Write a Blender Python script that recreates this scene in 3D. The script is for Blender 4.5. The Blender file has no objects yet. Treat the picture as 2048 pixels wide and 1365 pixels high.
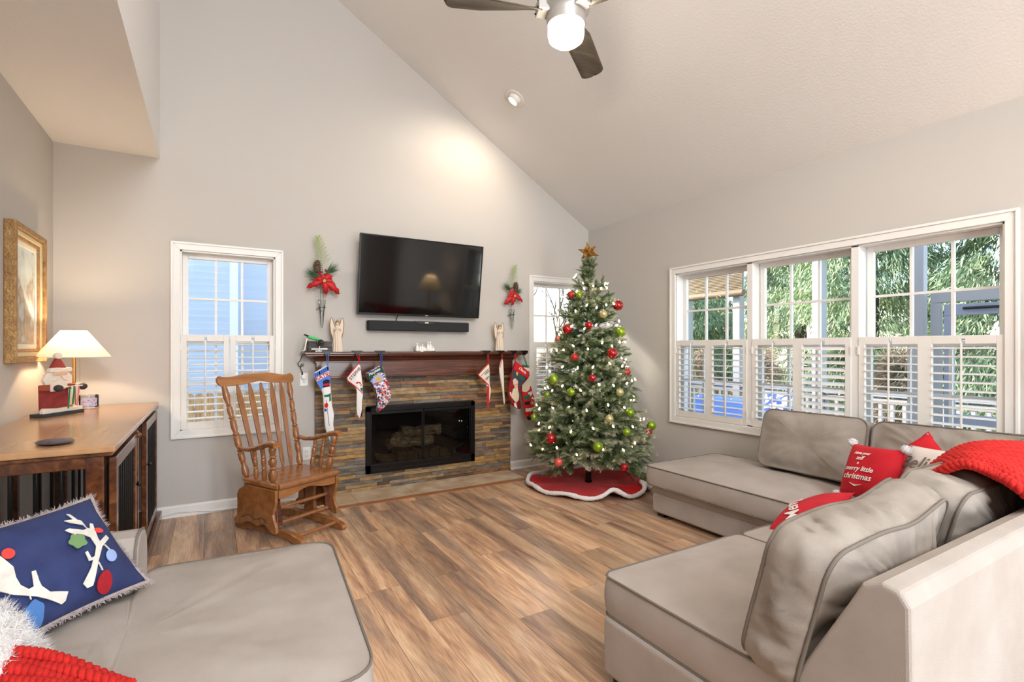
import bpy, bmesh, math, random
import numpy as np
from mathutils import Vector, Matrix, noise

S = bpy.context.scene
C = S.collection
PI = math.pi
RND = random.Random(11)

# ---------------------------------------------------------------- camera
FPX, YAW, HOR, CAMZ = 1011.5, 0.5361075, 698.5, 1.4      # focal length in pixels (2048 wide), heading, horizon row, eye height
cam_d = bpy.data.cameras.new('camera')
cam_d.sensor_width = 36.0
cam_d.lens = 36.0 * FPX / 2048.0
cam_d.shift_y = (HOR - 682.5) / 2048.0
cam_d.clip_start = 0.05
cam = bpy.data.objects.new('camera', cam_d)
C.objects.link(cam)
cam.location = (0, 0, CAMZ)
cam.rotation_euler = (PI / 2, 0, -YAW)
S.camera = cam

# ---------------------------------------------------------------- world, sun, daylight, exposure
S.view_settings.view_transform = 'Standard'
S.view_settings.look = 'None'
S.view_settings.gamma = 1.0
S.view_settings.use_curve_mapping = False
S.view_settings.exposure = 0.40
W = bpy.data.worlds.new('sky'); S.world = W; W.use_nodes = True
wn = W.node_tree.nodes; wl = W.node_tree.links
sky = wn.new('ShaderNodeTexSky'); sky.sky_type = 'NISHITA'; sky.sun_disc = False
sky.sun_elevation = math.radians(32); sky.sun_rotation = math.radians(-30); sky.air_density = 1.0; sky.dust_density = 1.2
wn['Background'].inputs['Strength'].default_value = 0.62
wl.new(sky.outputs['Color'], wn['Background'].inputs['Color'])

def light(name, kind, loc, energy, color=(1, 1, 1), target=None, **kw):
    d = bpy.data.lights.new(name, kind); d.energy = energy; d.color = color
    for k, v in kw.items(): setattr(d, k, v)
    o = bpy.data.objects.new(name, d); C.objects.link(o); o.location = loc
    if target is not None:
        o.rotation_euler = (Vector(target) - Vector(loc)).to_track_quat('-Z', 'Y').to_euler()
    return o
light('sun', 'SUN', (0, 20, 15), 9.0, (1.0, 0.93, 0.82), target=(0.45 * 20, 20 - 0.75 * 20, 15 - 0.5 * 20), angle=0.12)
# added fill lights, set at invented openings in the wall behind the camera
light('rear_low_fill', 'AREA', (2.3, -3.45, 1.22), 115, (0.88, 0.94, 1.0), target=(1.4, 2.0, 1.2), shape='RECTANGLE', size=1.7, size_y=2.2)
light('rear_high_fill', 'AREA', (0.45, -3.45, 4.0), 165, (0.88, 0.94, 1.0), target=(1.3, 2.5, 3.5), shape='RECTANGLE', size=1.5, size_y=1.0)

# ---------------------------------------------------------------- photo geometry helpers (pixel of the 2048 frame -> point on a plane)
_s, _c = math.sin(YAW), math.cos(YAW)
def ray(px, py):
    u = (px - 1024) / FPX; v = (HOR - py) / FPX
    return Vector((_s + u * _c, _c - u * _s, v))
EYE = Vector((0, 0, CAMZ))
def onY(px, py, y):
    d = ray(px, py); return EYE + d * (y / d.y)
def onX(px, py, x):
    d = ray(px, py); return EYE + d * (x / d.x)
def onZ(px, py, z):
    d = ray(px, py); return EYE + d * ((z - CAMZ) / d.z)

# ---------------------------------------------------------------- materials
M = {}
def _nt(name):
    m = bpy.data.materials.new(name); m.use_nodes = True
    n = m.node_tree.nodes; l = m.node_tree.links
    return m, n, l, n['Principled BSDF']
def L3(c):   # sRGB 0-255 -> linear
    return tuple(((x / 255) / 12.92 if x / 255 <= 0.04045 else ((x / 255 + 0.055) / 1.055) ** 2.4) for x in c) + (1.0,)
def mat(name, col, rough=0.6, metal=0.0, col2=None, nscale=8.0, stretch=(1, 1, 1), bump=0.0, bscale=200.0, bstretch=None, sheen=0.0,
        emit=None, estr=0.0, spec=None, coat=0.0, rand=0.0, detail=4.0, space='Object', lo=0.35, hi=0.65):
    m, n, l, b = _nt(name)
    b.inputs['Roughness'].default_value = rough; b.inputs['Metallic'].default_value = metal
    c1 = L3(col); b.inputs['Base Color'].default_value = c1
    if spec is not None: b.inputs['Specular IOR Level'].default_value = spec
    if coat: b.inputs['Coat Weight'].default_value = coat; b.inputs['Coat Roughness'].default_value = 0.08
    if sheen:
        b.inputs['Sheen Weight'].default_value = sheen; b.inputs['Sheen Roughness'].default_value = 0.4
    tc = n.new('ShaderNodeTexCoord')
    out = None
    if col2 is not None:
        mp = n.new('ShaderNodeMapping'); mp.inputs['Scale'].default_value = stretch
        l.new(tc.outputs[space], mp.inputs['Vector'])
        nz = n.new('ShaderNodeTexNoise'); nz.inputs['Scale'].default_value = nscale; nz.inputs['Detail'].default_value = detail
        l.new(mp.outputs[0], nz.inputs['Vector'])
        cr = n.new('ShaderNodeValToRGB'); cr.color_ramp.elements[0].color = c1; cr.color_ramp.elements[1].color = L3(col2)
        cr.color_ramp.elements[0].position = lo; cr.color_ramp.elements[1].position = hi
        l.new(nz.outputs['Fac'], cr.inputs['Fac']); out = cr.outputs['Color']
    if rand:
        oi = n.new('ShaderNodeObjectInfo'); hs = n.new('ShaderNodeHueSaturation')
        mr = n.new('ShaderNodeMapRange'); mr.inputs['To Min'].default_value = 1 - rand; mr.inputs['To Max'].default_value = 1 + rand
        l.new(oi.outputs['Random'], mr.inputs['Value']); l.new(mr.outputs[0], hs.inputs['Value'])
        if out is not None: l.new(out, hs.inputs['Color'])
        else: hs.inputs['Color'].default_value = c1
        out = hs.outputs['Color']
    if out is not None: l.new(out, b.inputs['Base Color'])
    if bump:
        nb = n.new('ShaderNodeTexNoise'); nb.inputs['Scale'].default_value = bscale; nb.inputs['Detail'].default_value = 3
        if bstretch:
            mb = n.new('ShaderNodeMapping'); mb.inputs['Scale'].default_value = bstretch
            l.new(tc.outputs[space], mb.inputs['Vector']); l.new(mb.outputs[0], nb.inputs['Vector'])
        else: l.new(tc.outputs[space], nb.inputs['Vector'])
        bp = n.new('ShaderNodeBump'); bp.inputs['Strength'].default_value = bump; bp.inputs['Distance'].default_value = 0.01
        l.new(nb.outputs['Fac'], bp.inputs['Height']); l.new(bp.outputs[0], b.inputs['Normal'])
    if emit is not None:
        b.inputs['Emission Color'].default_value = L3(emit); b.inputs['Emission Strength'].default_value = estr
    M[name] = m
    return m

def glass_mat(name, tint=(255, 255, 255), rough=0.0, base=0.04):
    m = bpy.data.materials.new(name); m.use_nodes = True
    n = m.node_tree.nodes; l = m.node_tree.links; n.clear()
    o = n.new('ShaderNodeOutputMaterial'); mx = n.new('ShaderNodeMixShader'); t = n.new('ShaderNodeBsdfTransparent')
    g = n.new('ShaderNodeBsdfGlossy'); fr = n.new('ShaderNodeFresnel'); fr.inputs['IOR'].default_value = 1.45
    t.inputs['Color'].default_value = L3(tint); g.inputs['Roughness'].default_value = rough
    l.new(fr.outputs[0], mx.inputs[0]); l.new(t.outputs[0], mx.inputs[1]); l.new(g.outputs[0], mx.inputs[2]); l.new(mx.outputs[0], o.inputs['Surface'])
    M[name] = m; return m

def ramp(n, stops, const=False):
    cr = n.new('ShaderNodeValToRGB'); r = cr.color_ramp
    if const: r.interpolation = 'CONSTANT'
    r.elements[0].position = stops[0][0]; r.elements[0].color = L3(stops[0][1])
    r.elements[1].position = stops[-1][0]; r.elements[1].color = L3(stops[-1][1])
    for p, c in stops[1:-1]:
        e = r.elements.new(p); e.color = L3(c)
    return cr

mat('wall_paint', (194, 188, 181), 0.85, bump=0.05, bscale=220)
mat('ceiling_paint', (230, 227, 224), 0.9, bump=0.16, bscale=60)
mat('trim_white', (233, 229, 224), 0.4)
mat('shutter_white', (232, 227, 220), 0.45)
glass_mat('window_glass')
glass_mat('clear_glass', (240, 244, 244))
glass_mat('door_glass', (190, 188, 182))
mat('sofa_fabric', (184, 174, 166), 0.95, col2=(174, 164, 155), nscale=5, sheen=0.0, bump=0.3, bscale=420, spec=0.04)
mat('sofa_cushion', (166, 156, 146), 0.95, col2=(150, 140, 130), nscale=5, sheen=0.0, bump=0.3, bscale=420, spec=0.04)
mat('piping', (118, 108, 98), 0.9)
mat('black_plastic', (18, 18, 20), 0.35)
mat('black_metal', (14, 13, 13), 0.3, metal=0.3)
mat('dark_foot', (28, 22, 20), 0.4)
mat('screen', (4, 4, 5), 0.06, spec=0.5)
mat('speaker_cloth', (20, 20, 22), 0.7, bump=0.2, bscale=900)
mat('silver', (190, 190, 192), 0.3, metal=0.9)
mat('nickel', (168, 164, 160), 0.35, metal=0.8)
mat('brass', (176, 140, 84), 0.35, metal=0.85)
mat('white_plastic', (236, 234, 230), 0.4)
mat('white_fur', (244, 240, 238), 0.95, sheen=0.6, bump=0.8, bscale=140)
mat('red_felt', (222, 30, 32), 0.9, col2=(206, 20, 26), nscale=5, sheen=0.15, bump=0.05, bscale=500)
mat('red_cotton', (206, 22, 40), 0.85, col2=(192, 14, 30), nscale=10)
mat('red_knit', (206, 34, 26), 0.9, col2=(186, 22, 18), nscale=30, bump=0.25, bscale=350)
mat('white_cloth', (240, 236, 230), 0.9)
mat('oatmeal_cloth', (226, 214, 204), 0.9)
mat('navy_cloth', (46, 58, 104), 0.9, col2=(38, 48, 92), nscale=14, bump=0.1, bscale=700)
mat('cable_black', (15, 15, 15), 0.5)
mat('carbon', (12, 11, 10), 0.9)

def wood(name, dark, mid, light_, axis=(1, 12, 12), scale=3.0, rough=0.3, coat=0.3):
    m, n, l, b = _nt(name)
    tc = n.new('ShaderNodeTexCoord'); mp = n.new('ShaderNodeMapping'); mp.inputs['Scale'].default_value = axis
    oi = n.new('ShaderNodeObjectInfo'); ad = n.new('ShaderNodeVectorMath'); ad.operation = 'ADD'
    l.new(tc.outputs['Object'], ad.inputs[0])
    sc = n.new('ShaderNodeMath'); sc.operation = 'MULTIPLY'; sc.inputs[1].default_value = 17.0
    l.new(oi.outputs['Random'], sc.inputs[0]); l.new(sc.outputs[0], ad.inputs[1]); l.new(ad.outputs[0], mp.inputs['Vector'])
    nz = n.new('ShaderNodeTexNoise'); nz.inputs['Scale'].default_value = scale; nz.inputs['Detail'].default_value = 6; nz.inputs['Distortion'].default_value = 0.6
    l.new(mp.outputs[0], nz.inputs['Vector'])
    cr = ramp(n, [(0.28, dark), (0.5, mid), (0.74, light_)])
    l.new(nz.outputs['Fac'], cr.inputs['Fac']); l.new(cr.outputs[0], b.inputs['Base Color'])
    b.inputs['Roughness'].default_value = rough; b.inputs['Coat Weight'].default_value = coat; b.inputs['Coat Roughness'].default_value = 0.15
    M[name] = m; return m
wood('oak_honey', (126, 78, 42), (146, 94, 54), (164, 110, 66), axis=(5, 5, 0.8), scale=4, rough=0.28)
wood('oak_honey_flat', (132, 82, 44), (154, 100, 56), (172, 118, 70), axis=(0.8, 4, 5), scale=4, rough=0.22)
wood('mantel_wood', (54, 26, 18), (92, 48, 32), (122, 70, 48), axis=(0.6, 8, 10), scale=4, rough=0.3)
wood('crate_wood', (52, 26, 16), (92, 50, 26), (126, 76, 40), axis=(6, 1.5, 6), scale=3, rough=0.25)
wood('crate_top_wood', (168, 122, 84), (180, 134, 92), (190, 146, 102), axis=(6, 0.5, 6), scale=2.0, rough=0.25)
wood('fan_wood', (62, 54, 46), (82, 72, 60), (104, 92, 76), axis=(1, 10, 10), scale=4, rough=0.4, coat=0)
wood('fence_wood', (150, 110, 70), (190, 148, 100), (214, 178, 130), axis=(6, 6, 1), scale=4, rough=0.8, coat=0)
wood('deck_wood', (120, 112, 104), (150, 142, 132), (172, 164, 152), axis=(6, 6, 1), scale=4, rough=0.8, coat=0)
wood('bark', (70, 56, 46), (98, 80, 66), (124, 104, 88), axis=(8, 8, 1.2), scale=4, rough=0.9, coat=0)
wood('log', (58, 48, 40), (120, 104, 84), (176, 158, 130), axis=(3, 10, 10), scale=4, rough=0.9, coat=0)
wood('bamboo', (116, 98, 72), (140, 120, 92), (160, 140, 110), axis=(1, 1, 60), scale=3, rough=0.7, coat=0)

def plank_mat():
    m, n, l, b = _nt('floor_plank')
    tc = n.new('ShaderNodeTexCoord'); oi = n.new('ShaderNodeObjectInfo')
    sc = n.new('ShaderNodeVectorMath'); sc.operation = 'SCALE'; sc.inputs[0].default_value = (31, 57, 0); l.new(oi.outputs['Random'], sc.inputs['Scale'])
    ad = n.new('ShaderNodeVectorMath'); l.new(tc.outputs['Object'], ad.inputs[0]); l.new(sc.outputs[0], ad.inputs[1])
    def nz(scale, stretch, detail=5, dist=0.0):
        mp = n.new('ShaderNodeMapping'); mp.inputs['Scale'].default_value = stretch; l.new(ad.outputs[0], mp.inputs['Vector'])
        t = n.new('ShaderNodeTexNoise'); t.inputs['Scale'].default_value = scale; t.inputs['Detail'].default_value = detail; t.inputs['Distortion'].default_value = dist
        l.new(mp.outputs[0], t.inputs['Vector']); return t.outputs['Fac']
    base = ramp(n, [(0.26, (132, 106, 92)), (0.4, (180, 142, 114)), (0.52, (212, 170, 134)), (0.64, (226, 190, 154)), (0.78, (234, 206, 174))])
    l.new(nz(1.6, (4.0, 0.42, 1), 5, 1.6), base.inputs['Fac'])
    grey = ramp(n, [(0.47, (0, 0, 0)), (0.66, (255, 255, 255))])
    l.new(nz(1.0, (5.0, 0.5, 1), 3, 0.5), grey.inputs['Fac'])
    mg = n.new('ShaderNodeMix'); mg.data_type = 'RGBA'; mg.inputs['B'].default_value = L3((138, 120, 108))
    mf = n.new('ShaderNodeMath'); mf.operation = 'MULTIPLY'; mf.inputs[1].default_value = 0.75; l.new(grey.outputs[0], mf.inputs[0])
    l.new(mf.outputs[0], mg.inputs['Factor']); l.new(base.outputs[0], mg.inputs['A'])
    fine = ramp(n, [(0.3, (150, 140, 132)), (0.6, (255, 255, 255))])
    l.new(nz(6.0, (26, 1.2, 1), 6, 0.3), fine.inputs['Fac'])
    mm = n.new('ShaderNodeMix'); mm.data_type = 'RGBA'; mm.blend_type = 'MULTIPLY'; mm.inputs['Factor'].default_value = 0.5
    l.new(mg.outputs['Result'], mm.inputs['A']); l.new(fine.outputs[0], mm.inputs['B'])
    hs = n.new('ShaderNodeHueSaturation'); mr = n.new('ShaderNodeMapRange'); mr.inputs['To Min'].default_value = 0.86; mr.inputs['To Max'].default_value = 1.22
    l.new(oi.outputs['Random'], mr.inputs['Value']); l.new(mr.outputs[0], hs.inputs['Value']); l.new(mm.outputs['Result'], hs.inputs['Color'])
    l.new(hs.outputs[0], b.inputs['Base Color'])
    b.inputs['Roughness'].default_value = 0.27; b.inputs['Specular IOR Level'].default_value = 0.5
    bp = n.new('ShaderNodeBump'); bp.inputs['Strength'].default_value = 0.05; bp.inputs['Distance'].default_value = 0.01
    l.new(nz(6.0, (26, 1.2, 1), 6, 0.3), bp.inputs['Height']); l.new(bp.outputs[0], b.inputs['Normal'])
    M['floor_plank'] = m
plank_mat()

def stone_mat():
    m, n, l, b = _nt('ledge_stone')
    tc = n.new('ShaderNodeTexCoord'); oi = n.new('ShaderNodeObjectInfo')
    cols = [(0.0, (118, 98, 74)), (0.1, (146, 122, 88)), (0.2, (108, 100, 90)), (0.3, (160, 132, 90)), (0.4, (134, 110, 86)), (0.5, (96, 72, 56)),
            (0.58, (164, 142, 104)), (0.66, (116, 112, 106)), (0.74, (146, 104, 72)), (0.82, (88, 82, 76)), (0.88, (172, 138, 80)), (0.95, (140, 126, 108))]
    cr = ramp(n, cols, True); l.new(oi.outputs['Random'], cr.inputs['Fac'])
    sc = n.new('ShaderNodeVectorMath'); sc.operation = 'SCALE'; sc.inputs[0].default_value = (41, 13, 29); l.new(oi.outputs['Random'], sc.inputs['Scale'])
    geo = n.new('ShaderNodeNewGeometry'); ad = n.new('ShaderNodeVectorMath'); l.new(geo.outputs['Position'], ad.inputs[0]); l.new(sc.outputs[0], ad.inputs[1])
    mp = n.new('ShaderNodeMapping'); mp.inputs['Scale'].default_value = (1, 1, 3.0); l.new(ad.outputs[0], mp.inputs['Vector'])
    t = n.new('ShaderNodeTexNoise'); t.inputs['Scale'].default_value = 9; t.inputs['Detail'].default_value = 7; t.inputs['Roughness'].default_value = 0.65; l.new(mp.outputs[0], t.inputs['Vector'])
    v = ramp(n, [(0.3, (96, 84, 74)), (0.5, (196, 188, 178)), (0.7, (255, 240, 214))]); l.new(t.outputs['Fac'], v.inputs['Fac'])
    mm = n.new('ShaderNodeMix'); mm.data_type = 'RGBA'; mm.blend_type = 'MULTIPLY'; mm.inputs['Factor'].default_value = 0.85
    l.new(cr.outputs[0], mm.inputs['A']); l.new(v.outputs[0], mm.inputs['B'])
    hs = n.new('ShaderNodeHueSaturation'); hs.inputs['Value'].default_value = 1.55; hs.inputs['Saturation'].default_value = 1.0; l.new(mm.outputs['Result'], hs.inputs['Color'])
    l.new(hs.outputs[0], b.inputs['Base Color']); b.inputs['Roughness'].default_value = 0.6
    bp = n.new('ShaderNodeBump'); bp.inputs['Strength'].default_value = 0.6; bp.inputs['Distance'].default_value = 0.01
    l.new(t.outputs['Fac'], bp.inputs['Height']); l.new(bp.outputs[0], b.inputs['Normal'])
    M['ledge_stone'] = m
stone_mat()
mat('hearth_tile', (176, 148, 118), 0.4, col2=(212, 194, 168), nscale=6, detail=8, rand=0.08, bump=0.15, bscale=30)
mat('hearth_wood', (150, 96, 58), 0.35, col2=(168, 112, 70), nscale=4, stretch=(1, 12, 1))
mat('grout', (70, 62, 54), 0.95)

# ---------------------------------------------------------------- mesh helpers
I4 = Matrix.Identity(4)
class MB:
    def __init__(s): s.v = []; s.f = []; s.mi = []
    def add(s, vs, fs, T=None, mi=0):
        o = len(s.v)
        s.v += [tuple(T @ Vector(p)) if T is not None else tuple(p) for p in vs]
        s.f += [[i + o for i in f] for f in fs]; s.mi += [mi] * len(fs); return s
    def box(s, x0, x1, y0, y1, z0, z1, T=None, mi=0):
        return s.add([(x0, y0, z0), (x1, y0, z0), (x1, y1, z0), (x0, y1, z0), (x0, y0, z1), (x1, y0, z1), (x1, y1, z1), (x0, y1, z1)],
                     [(3, 2, 1, 0), (4, 5, 6, 7), (0, 1, 5, 4), (1, 2, 6, 5), (2, 3, 7, 6), (3, 0, 4, 7)], T, mi)
    def tube(s, pts, r, n=8, closed=False, T=None, mi=0):
        pts = [Vector(p) for p in pts]; m = len(pts); vs = []; fs = []
        rr = r if isinstance(r, (list, tuple)) else [r] * m
        up = None
        for i, p in enumerate(pts):
            a = pts[(i - 1) % m] if (closed or i > 0) else p; b = pts[(i + 1) % m] if (closed or i < m - 1) else p
            d = (b - a); d = d.normalized() if d.length > 1e-9 else Vector((0, 0, 1))
            if up is None: up = d.orthogonal().normalized()
            up = (up - d * up.dot(d)); up = up.normalized() if up.length > 1e-6 else d.orthogonal().normalized()
            sd = d.cross(up)
            for k in range(n):
                t = 2 * PI * k / n
                vs.append(p + (up * math.cos(t) + sd * math.sin(t)) * rr[i])
        for i in range(m if closed else m - 1):
            j = (i + 1) % m
            for k in range(n): fs.append((i * n + k, i * n + (k + 1) % n, j * n + (k + 1) % n, j * n + k))
        if not closed: fs.append(tuple(range(n - 1, -1, -1))); fs.append(tuple((m - 1) * n + k for k in range(n)))
        return s.add(vs, fs, T, mi)
    def lathe(s, prof, n=20, T=None, cap=True, mi=0):
        vs = []; fs = []; m = len(prof)
        for (r, z) in prof:
            for k in range(n): vs.append((r * math.cos(2 * PI * k / n), r * math.sin(2 * PI * k / n), z))
        for i in range(m - 1):
            for k in range(n): fs.append((i * n + k, i * n + (k + 1) % n, (i + 1) * n + (k + 1) % n, (i + 1) * n + k))
        if cap: fs.append(tuple(range(n - 1, -1, -1))); fs.append(tuple((m - 1) * n + k for k in range(n)))
        return s.add(vs, fs, T, mi)
    def prism(s, poly, a0, a1, axis='y', T=None, mi=0):
        # poly: 2-D outline; axis: direction of the thickness
        def p3(u, v, a): return {'y': (u, a, v), 'x': (a, u, v), 'z': (u, v, a)}[axis]
        k = len(poly); vs = [p3(u, v, a0) for u, v in poly] + [p3(u, v, a1) for u, v in poly]
        fs = [tuple(range(k)), tuple(range(2 * k - 1, k - 1, -1))] + [((i + 1) % k, i, k + i, k + (i + 1) % k) for i in range(k)]
        return s.add(vs, fs, T, mi)
    def sphere(s, c, r, n=12, m=8, sc=(1, 1, 1), T=None, mi=0):
        prof = [(0.001 if i in (0, m) else math.sin(PI * i / m), -math.cos(PI * i / m)) for i in range(m + 1)]
        TT = Matrix.Translation(c) @ Matrix.Diagonal((r * sc[0], r * sc[1], r * sc[2], 1))
        if T is not None: TT = T @ TT
        return s.lathe(prof, n, TT, True, mi)
    def build(s, name, m, parent=None, smooth=0.0, bevel=0.0, seg=2, loc=None, rot=None, sub=0, label=None):
        me = bpy.data.meshes.new(name); me.from_pydata(s.v, [], s.f)
        ms = m if isinstance(m, (list, tuple)) else [m]
        for x in ms: me.materials.append(M[x] if isinstance(x, str) else x)
        if len(ms) > 1: me.polygons.foreach_set('material_index', s.mi)
        bm = bmesh.new(); bm.from_mesh(me); bmesh.ops.recalc_face_normals(bm, faces=bm.faces); bm.to_mesh(me); bm.free()
        if smooth:
            me.polygons.foreach_set('use_smooth', [True] * len(me.polygons)); me.set_sharp_from_angle(angle=math.radians(smooth))
        o = bpy.data.objects.new(name, me); C.objects.link(o)
        if loc is not None: o.location = loc
        if rot is not None: o.rotation_euler = rot
        if parent is not None: o.parent = parent
        if bevel:
            b = o.modifiers.new('bevel', 'BEVEL'); b.width = bevel; b.segments = seg; b.limit_method = 'ANGLE'; b.angle_limit = math.radians(40)
        if sub:
            q = o.modifiers.new('sub', 'SUBSURF'); q.levels = sub; q.render_levels = sub
        if label: o['label'] = label
        return o
def tag(o, label, cat, group=None, kind=None):
    if label: o['label'] = label
    if cat: o['category'] = cat
    if group: o['group'] = group
    if kind: o['kind'] = kind
    return o
def thing(name, label, cat, loc=(0, 0, 0), rotz=0.0, group=None, rot=None):
    o = bpy.data.objects.new(name, None); C.objects.link(o); o.location = loc
    o.rotation_euler = rot if rot is not None else (0, 0, rotz); o.empty_display_size = 0.1
    return tag(o, label, cat, group)
def struct(o, label=None):
    o['kind'] = 'structure'
    if label: o['label'] = label
    return o
def structE(name, loc=(0, 0, 0), rotz=0.0, label=None):
    o = bpy.data.objects.new(name, None); C.objects.link(o); o.location = loc; o.rotation_euler = (0, 0, rotz)
    return struct(o, label)
def link_copy(src, parent, loc=None, rot=None, scale=None, name=None):
    o = src.copy(); C.objects.link(o); o.parent = parent
    if name: o.name = name
    if loc is not None: o.location = loc
    if rot is not None: o.rotation_euler = rot
    if scale is not None: o.scale = scale
    return o
def text_part(s, size, m, parent, Mx, depth=0.0015, shear=0.0, name='lettering', align='CENTER', offset=0.0, space=1.0):
    cu = bpy.data.curves.new(name, 'FONT'); cu.body = s; cu.size = size; cu.extrude = depth; cu.shear = shear; cu.align_x = align; cu.align_y = 'CENTER'
    cu.offset = offset; cu.resolution_u = 3; cu.space_character = space
    t = bpy.data.objects.new('tmp_text', cu); C.objects.link(t)
    dg = bpy.context.evaluated_depsgraph_get(); me = bpy.data.meshes.new_from_object(t.evaluated_get(dg))
    bpy.data.objects.remove(t); bpy.data.curves.remove(cu)
    me.materials.clear(); me.materials.append(M[m])
    o = bpy.data.objects.new(name, me); C.objects.link(o); o.parent = parent; o.matrix_local = Mx
    return o
def basis(o, x, y, z):   # matrix from origin and axes
    return Matrix(((x[0], y[0], z[0], o[0]), (x[1], y[1], z[1], o[1]), (x[2], y[2], z[2], o[2]), (0, 0, 0, 1)))
# ================================================================ THE SETTING
XL, XR, YB, YR = -1.03, 4.145, 5.06, -3.5
XS, ZS = -0.365, 2.97                      # edge and height of the low ceiling on the left
SL, ZC = 0.6025, 2.906                     # slope of the vaulted ceiling, its height at the right wall
def zceil(x): return ZC + SL * (XR - x)
# floor with separate planks
fl = MB().box(XL - .15, XR + .15, YR - .15, YB + .15, -0.12, -0.0095).build('floor', 'grout')
struct(fl, 'wood look plank floor in mixed honey and grey brown')
PW, PL = 0.2025, 1.43
pk = None
offs = {5: 2.911, 6: 2.445, 7: 2.914, 8: 2.234, 10: 2.333, 9: 3.05, 11: 1.9, 12: 2.75}
k = 0; x = -0.25 - 4 * PW
kk = -4
while x < XR:
    oy = offs.get(kk, 2.2 + (kk * 0.617 % 1.0) * PL)
    y = oy - PL * math.ceil((oy - YR) / PL)
    while y < YB:
        if pk is None:
            pk = MB().box(-PW / 2 + .0009, PW / 2 - .0009, -PL / 2 + .0012, PL / 2 - .0012, -0.0085, 0).build('plank', 'floor_plank', fl)
            o = pk
        else: o = link_copy(pk, fl)
        o.location = (x + PW / 2, y + PL / 2, 0)
        y += PL
    x += PW; kk += 1

def wall_grid(name, us, zs, holes, t0, t1, axis, label, m='wall_paint'):
    b = MB()
    for i in range(len(us) - 1):
        for j in range(len(zs) - 1):
            cu, cz = (us[i] + us[i + 1]) / 2, (zs[j] + zs[j + 1]) / 2
            if any(h[0] < cu < h[1] and h[2] < cz < h[3] for h in holes): continue
            if axis == 'y': b.box(us[i], us[i + 1], t0, t1, zs[j], zs[j + 1])
            else: b.box(t0, t1, us[i], us[i + 1], zs[j], zs[j + 1])
    return struct(b.build(name, m), label)
W1 = (-0.225, 0.497, 0.715, 2.232); W2 = (3.301, 4.018, 0.715, 2.212); W3 = (1.11, 3.643, 0.703, 2.176)
FB = (1.36, 2.45, 0.20, 0.79)
wall_grid('wall_back', [XL - .15, W1[0], W1[1], FB[0], FB[1], W2[0], W2[1], XR + .15], [-.1, FB[2], 0.715, FB[3], 2.212, 2.232, 5.9], [W1, W2, FB, ], YB, YB + .15, 'y', 'tall greige wall behind the fireplace')
wall_grid('wall_right', [YR, W3[0], W3[1], YB], [-.1, W3[2], W3[3], 3.2], [W3], XR, XR + .15, 'x', 'greige wall with the wide window')
wall_grid('wall_left', [YR, YB], [-.1, 3.2], [], XL - .15, XL, 'x', 'pale wall behind the wooden crate table')
PD = (1.42, 3.18, 0.02, 2.36); GW = (-0.32, 1.22, 3.48, 4.52)  # invented rear openings, cut for the added fill lights
wall_grid('wall_rear', [XL - .15, GW[0], GW[1], PD[0], PD[1], XR + .15], [-.1, PD[2], PD[3], GW[2], GW[3], 5.9], [PD, GW], YR - .15, YR, 'y', 'wall behind the camera with added openings for the unseen fill lights')
wall_grid('wall_upper', [YR, YB], [ZS + .1, 5.75], [], XS - .1, XS, 'x', 'upper wall above the low ceiling edge', 'ceiling_paint')
struct(MB().box(XL, XS, YR, YB, ZS, ZS + .1).build('ceiling_low', 'ceiling_paint'), 'low textured ceiling on the left')
zt = zceil(XS - .1); zb = zceil(XR + .15)
struct(MB().add([(XR + .15, YR - .15, zb), (XR + .15, YB + .15, zb), (XS - .1, YB + .15, zt), (XS - .1, YR - .15, zt),
                 (XR + .15, YR - .15, zb + .12), (XR + .15, YB + .15, zb + .12), (XS - .1, YB + .15, zt + .12), (XS - .1, YR - .15, zt + .12)],
                [(0, 1, 2, 3), (7, 6, 5, 4), (0, 4, 5, 1), (1, 5, 6, 2), (2, 6, 7, 3), (3, 7, 4, 0)]).build('ceiling', 'ceiling_paint'), 'sloping vaulted white textured ceiling')

def baseboard(name, p0, p1, nx, ny):
    # p0,p1 along the wall foot; n points into the room
    d = Vector((p1[0] - p0[0], p1[1] - p0[1], 0)); ln = d.length; d.normalize()
    T = basis((p0[0], p0[1], 0), d, (nx, ny, 0), (0, 0, 1))
    prof = [(0, 0), (0.026, 0), (0.026, 0.012), (0.016, 0.022), (0.016, 0.078), (0.009, 0.09), (0, 0.094)]
    b = MB().prism(prof, 0, ln, 'x', T)
    return struct(b.build(name, 'trim_white', bevel=0))
baseboard('baseboard_back', (XL, YB), (0.838, YB), 0, -1)
baseboard('baseboard_back_right', (2.976, YB), (XR, YB), 0, -1)
baseboard('baseboard_right', (XR, YB), (XR, YR), -1, 0)
baseboard('baseboard_left', (XL, YR), (XL, YB), 1, 0)
tr = structE('trim_1', (0, YR, 0), label='white frames added around the invented fill light openings behind the camera')
for (a, b_, c_, d_) in ((PD[0] - .08, PD[0], 0, PD[3] + .08), (PD[1], PD[1] + .08, 0, PD[3] + .08), (PD[0], PD[1], PD[3], PD[3] + .08), (2.26, 2.34, 0.02, PD[3]), (GW[0] - .08, GW[0], GW[2] - .08, GW[3] + .08), (GW[1], GW[1] + .08, GW[2] - .08, GW[3] + .08), (GW[0], GW[1], GW[3], GW[3] + .08), (GW[0], GW[1], GW[2] - .08, GW[2])):
    MB().box(a, b_, -0.0, .02, c_, d_).build('fill_opening_frame', 'trim_white', tr)  # boards dress the invented openings around the fill lights

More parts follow.
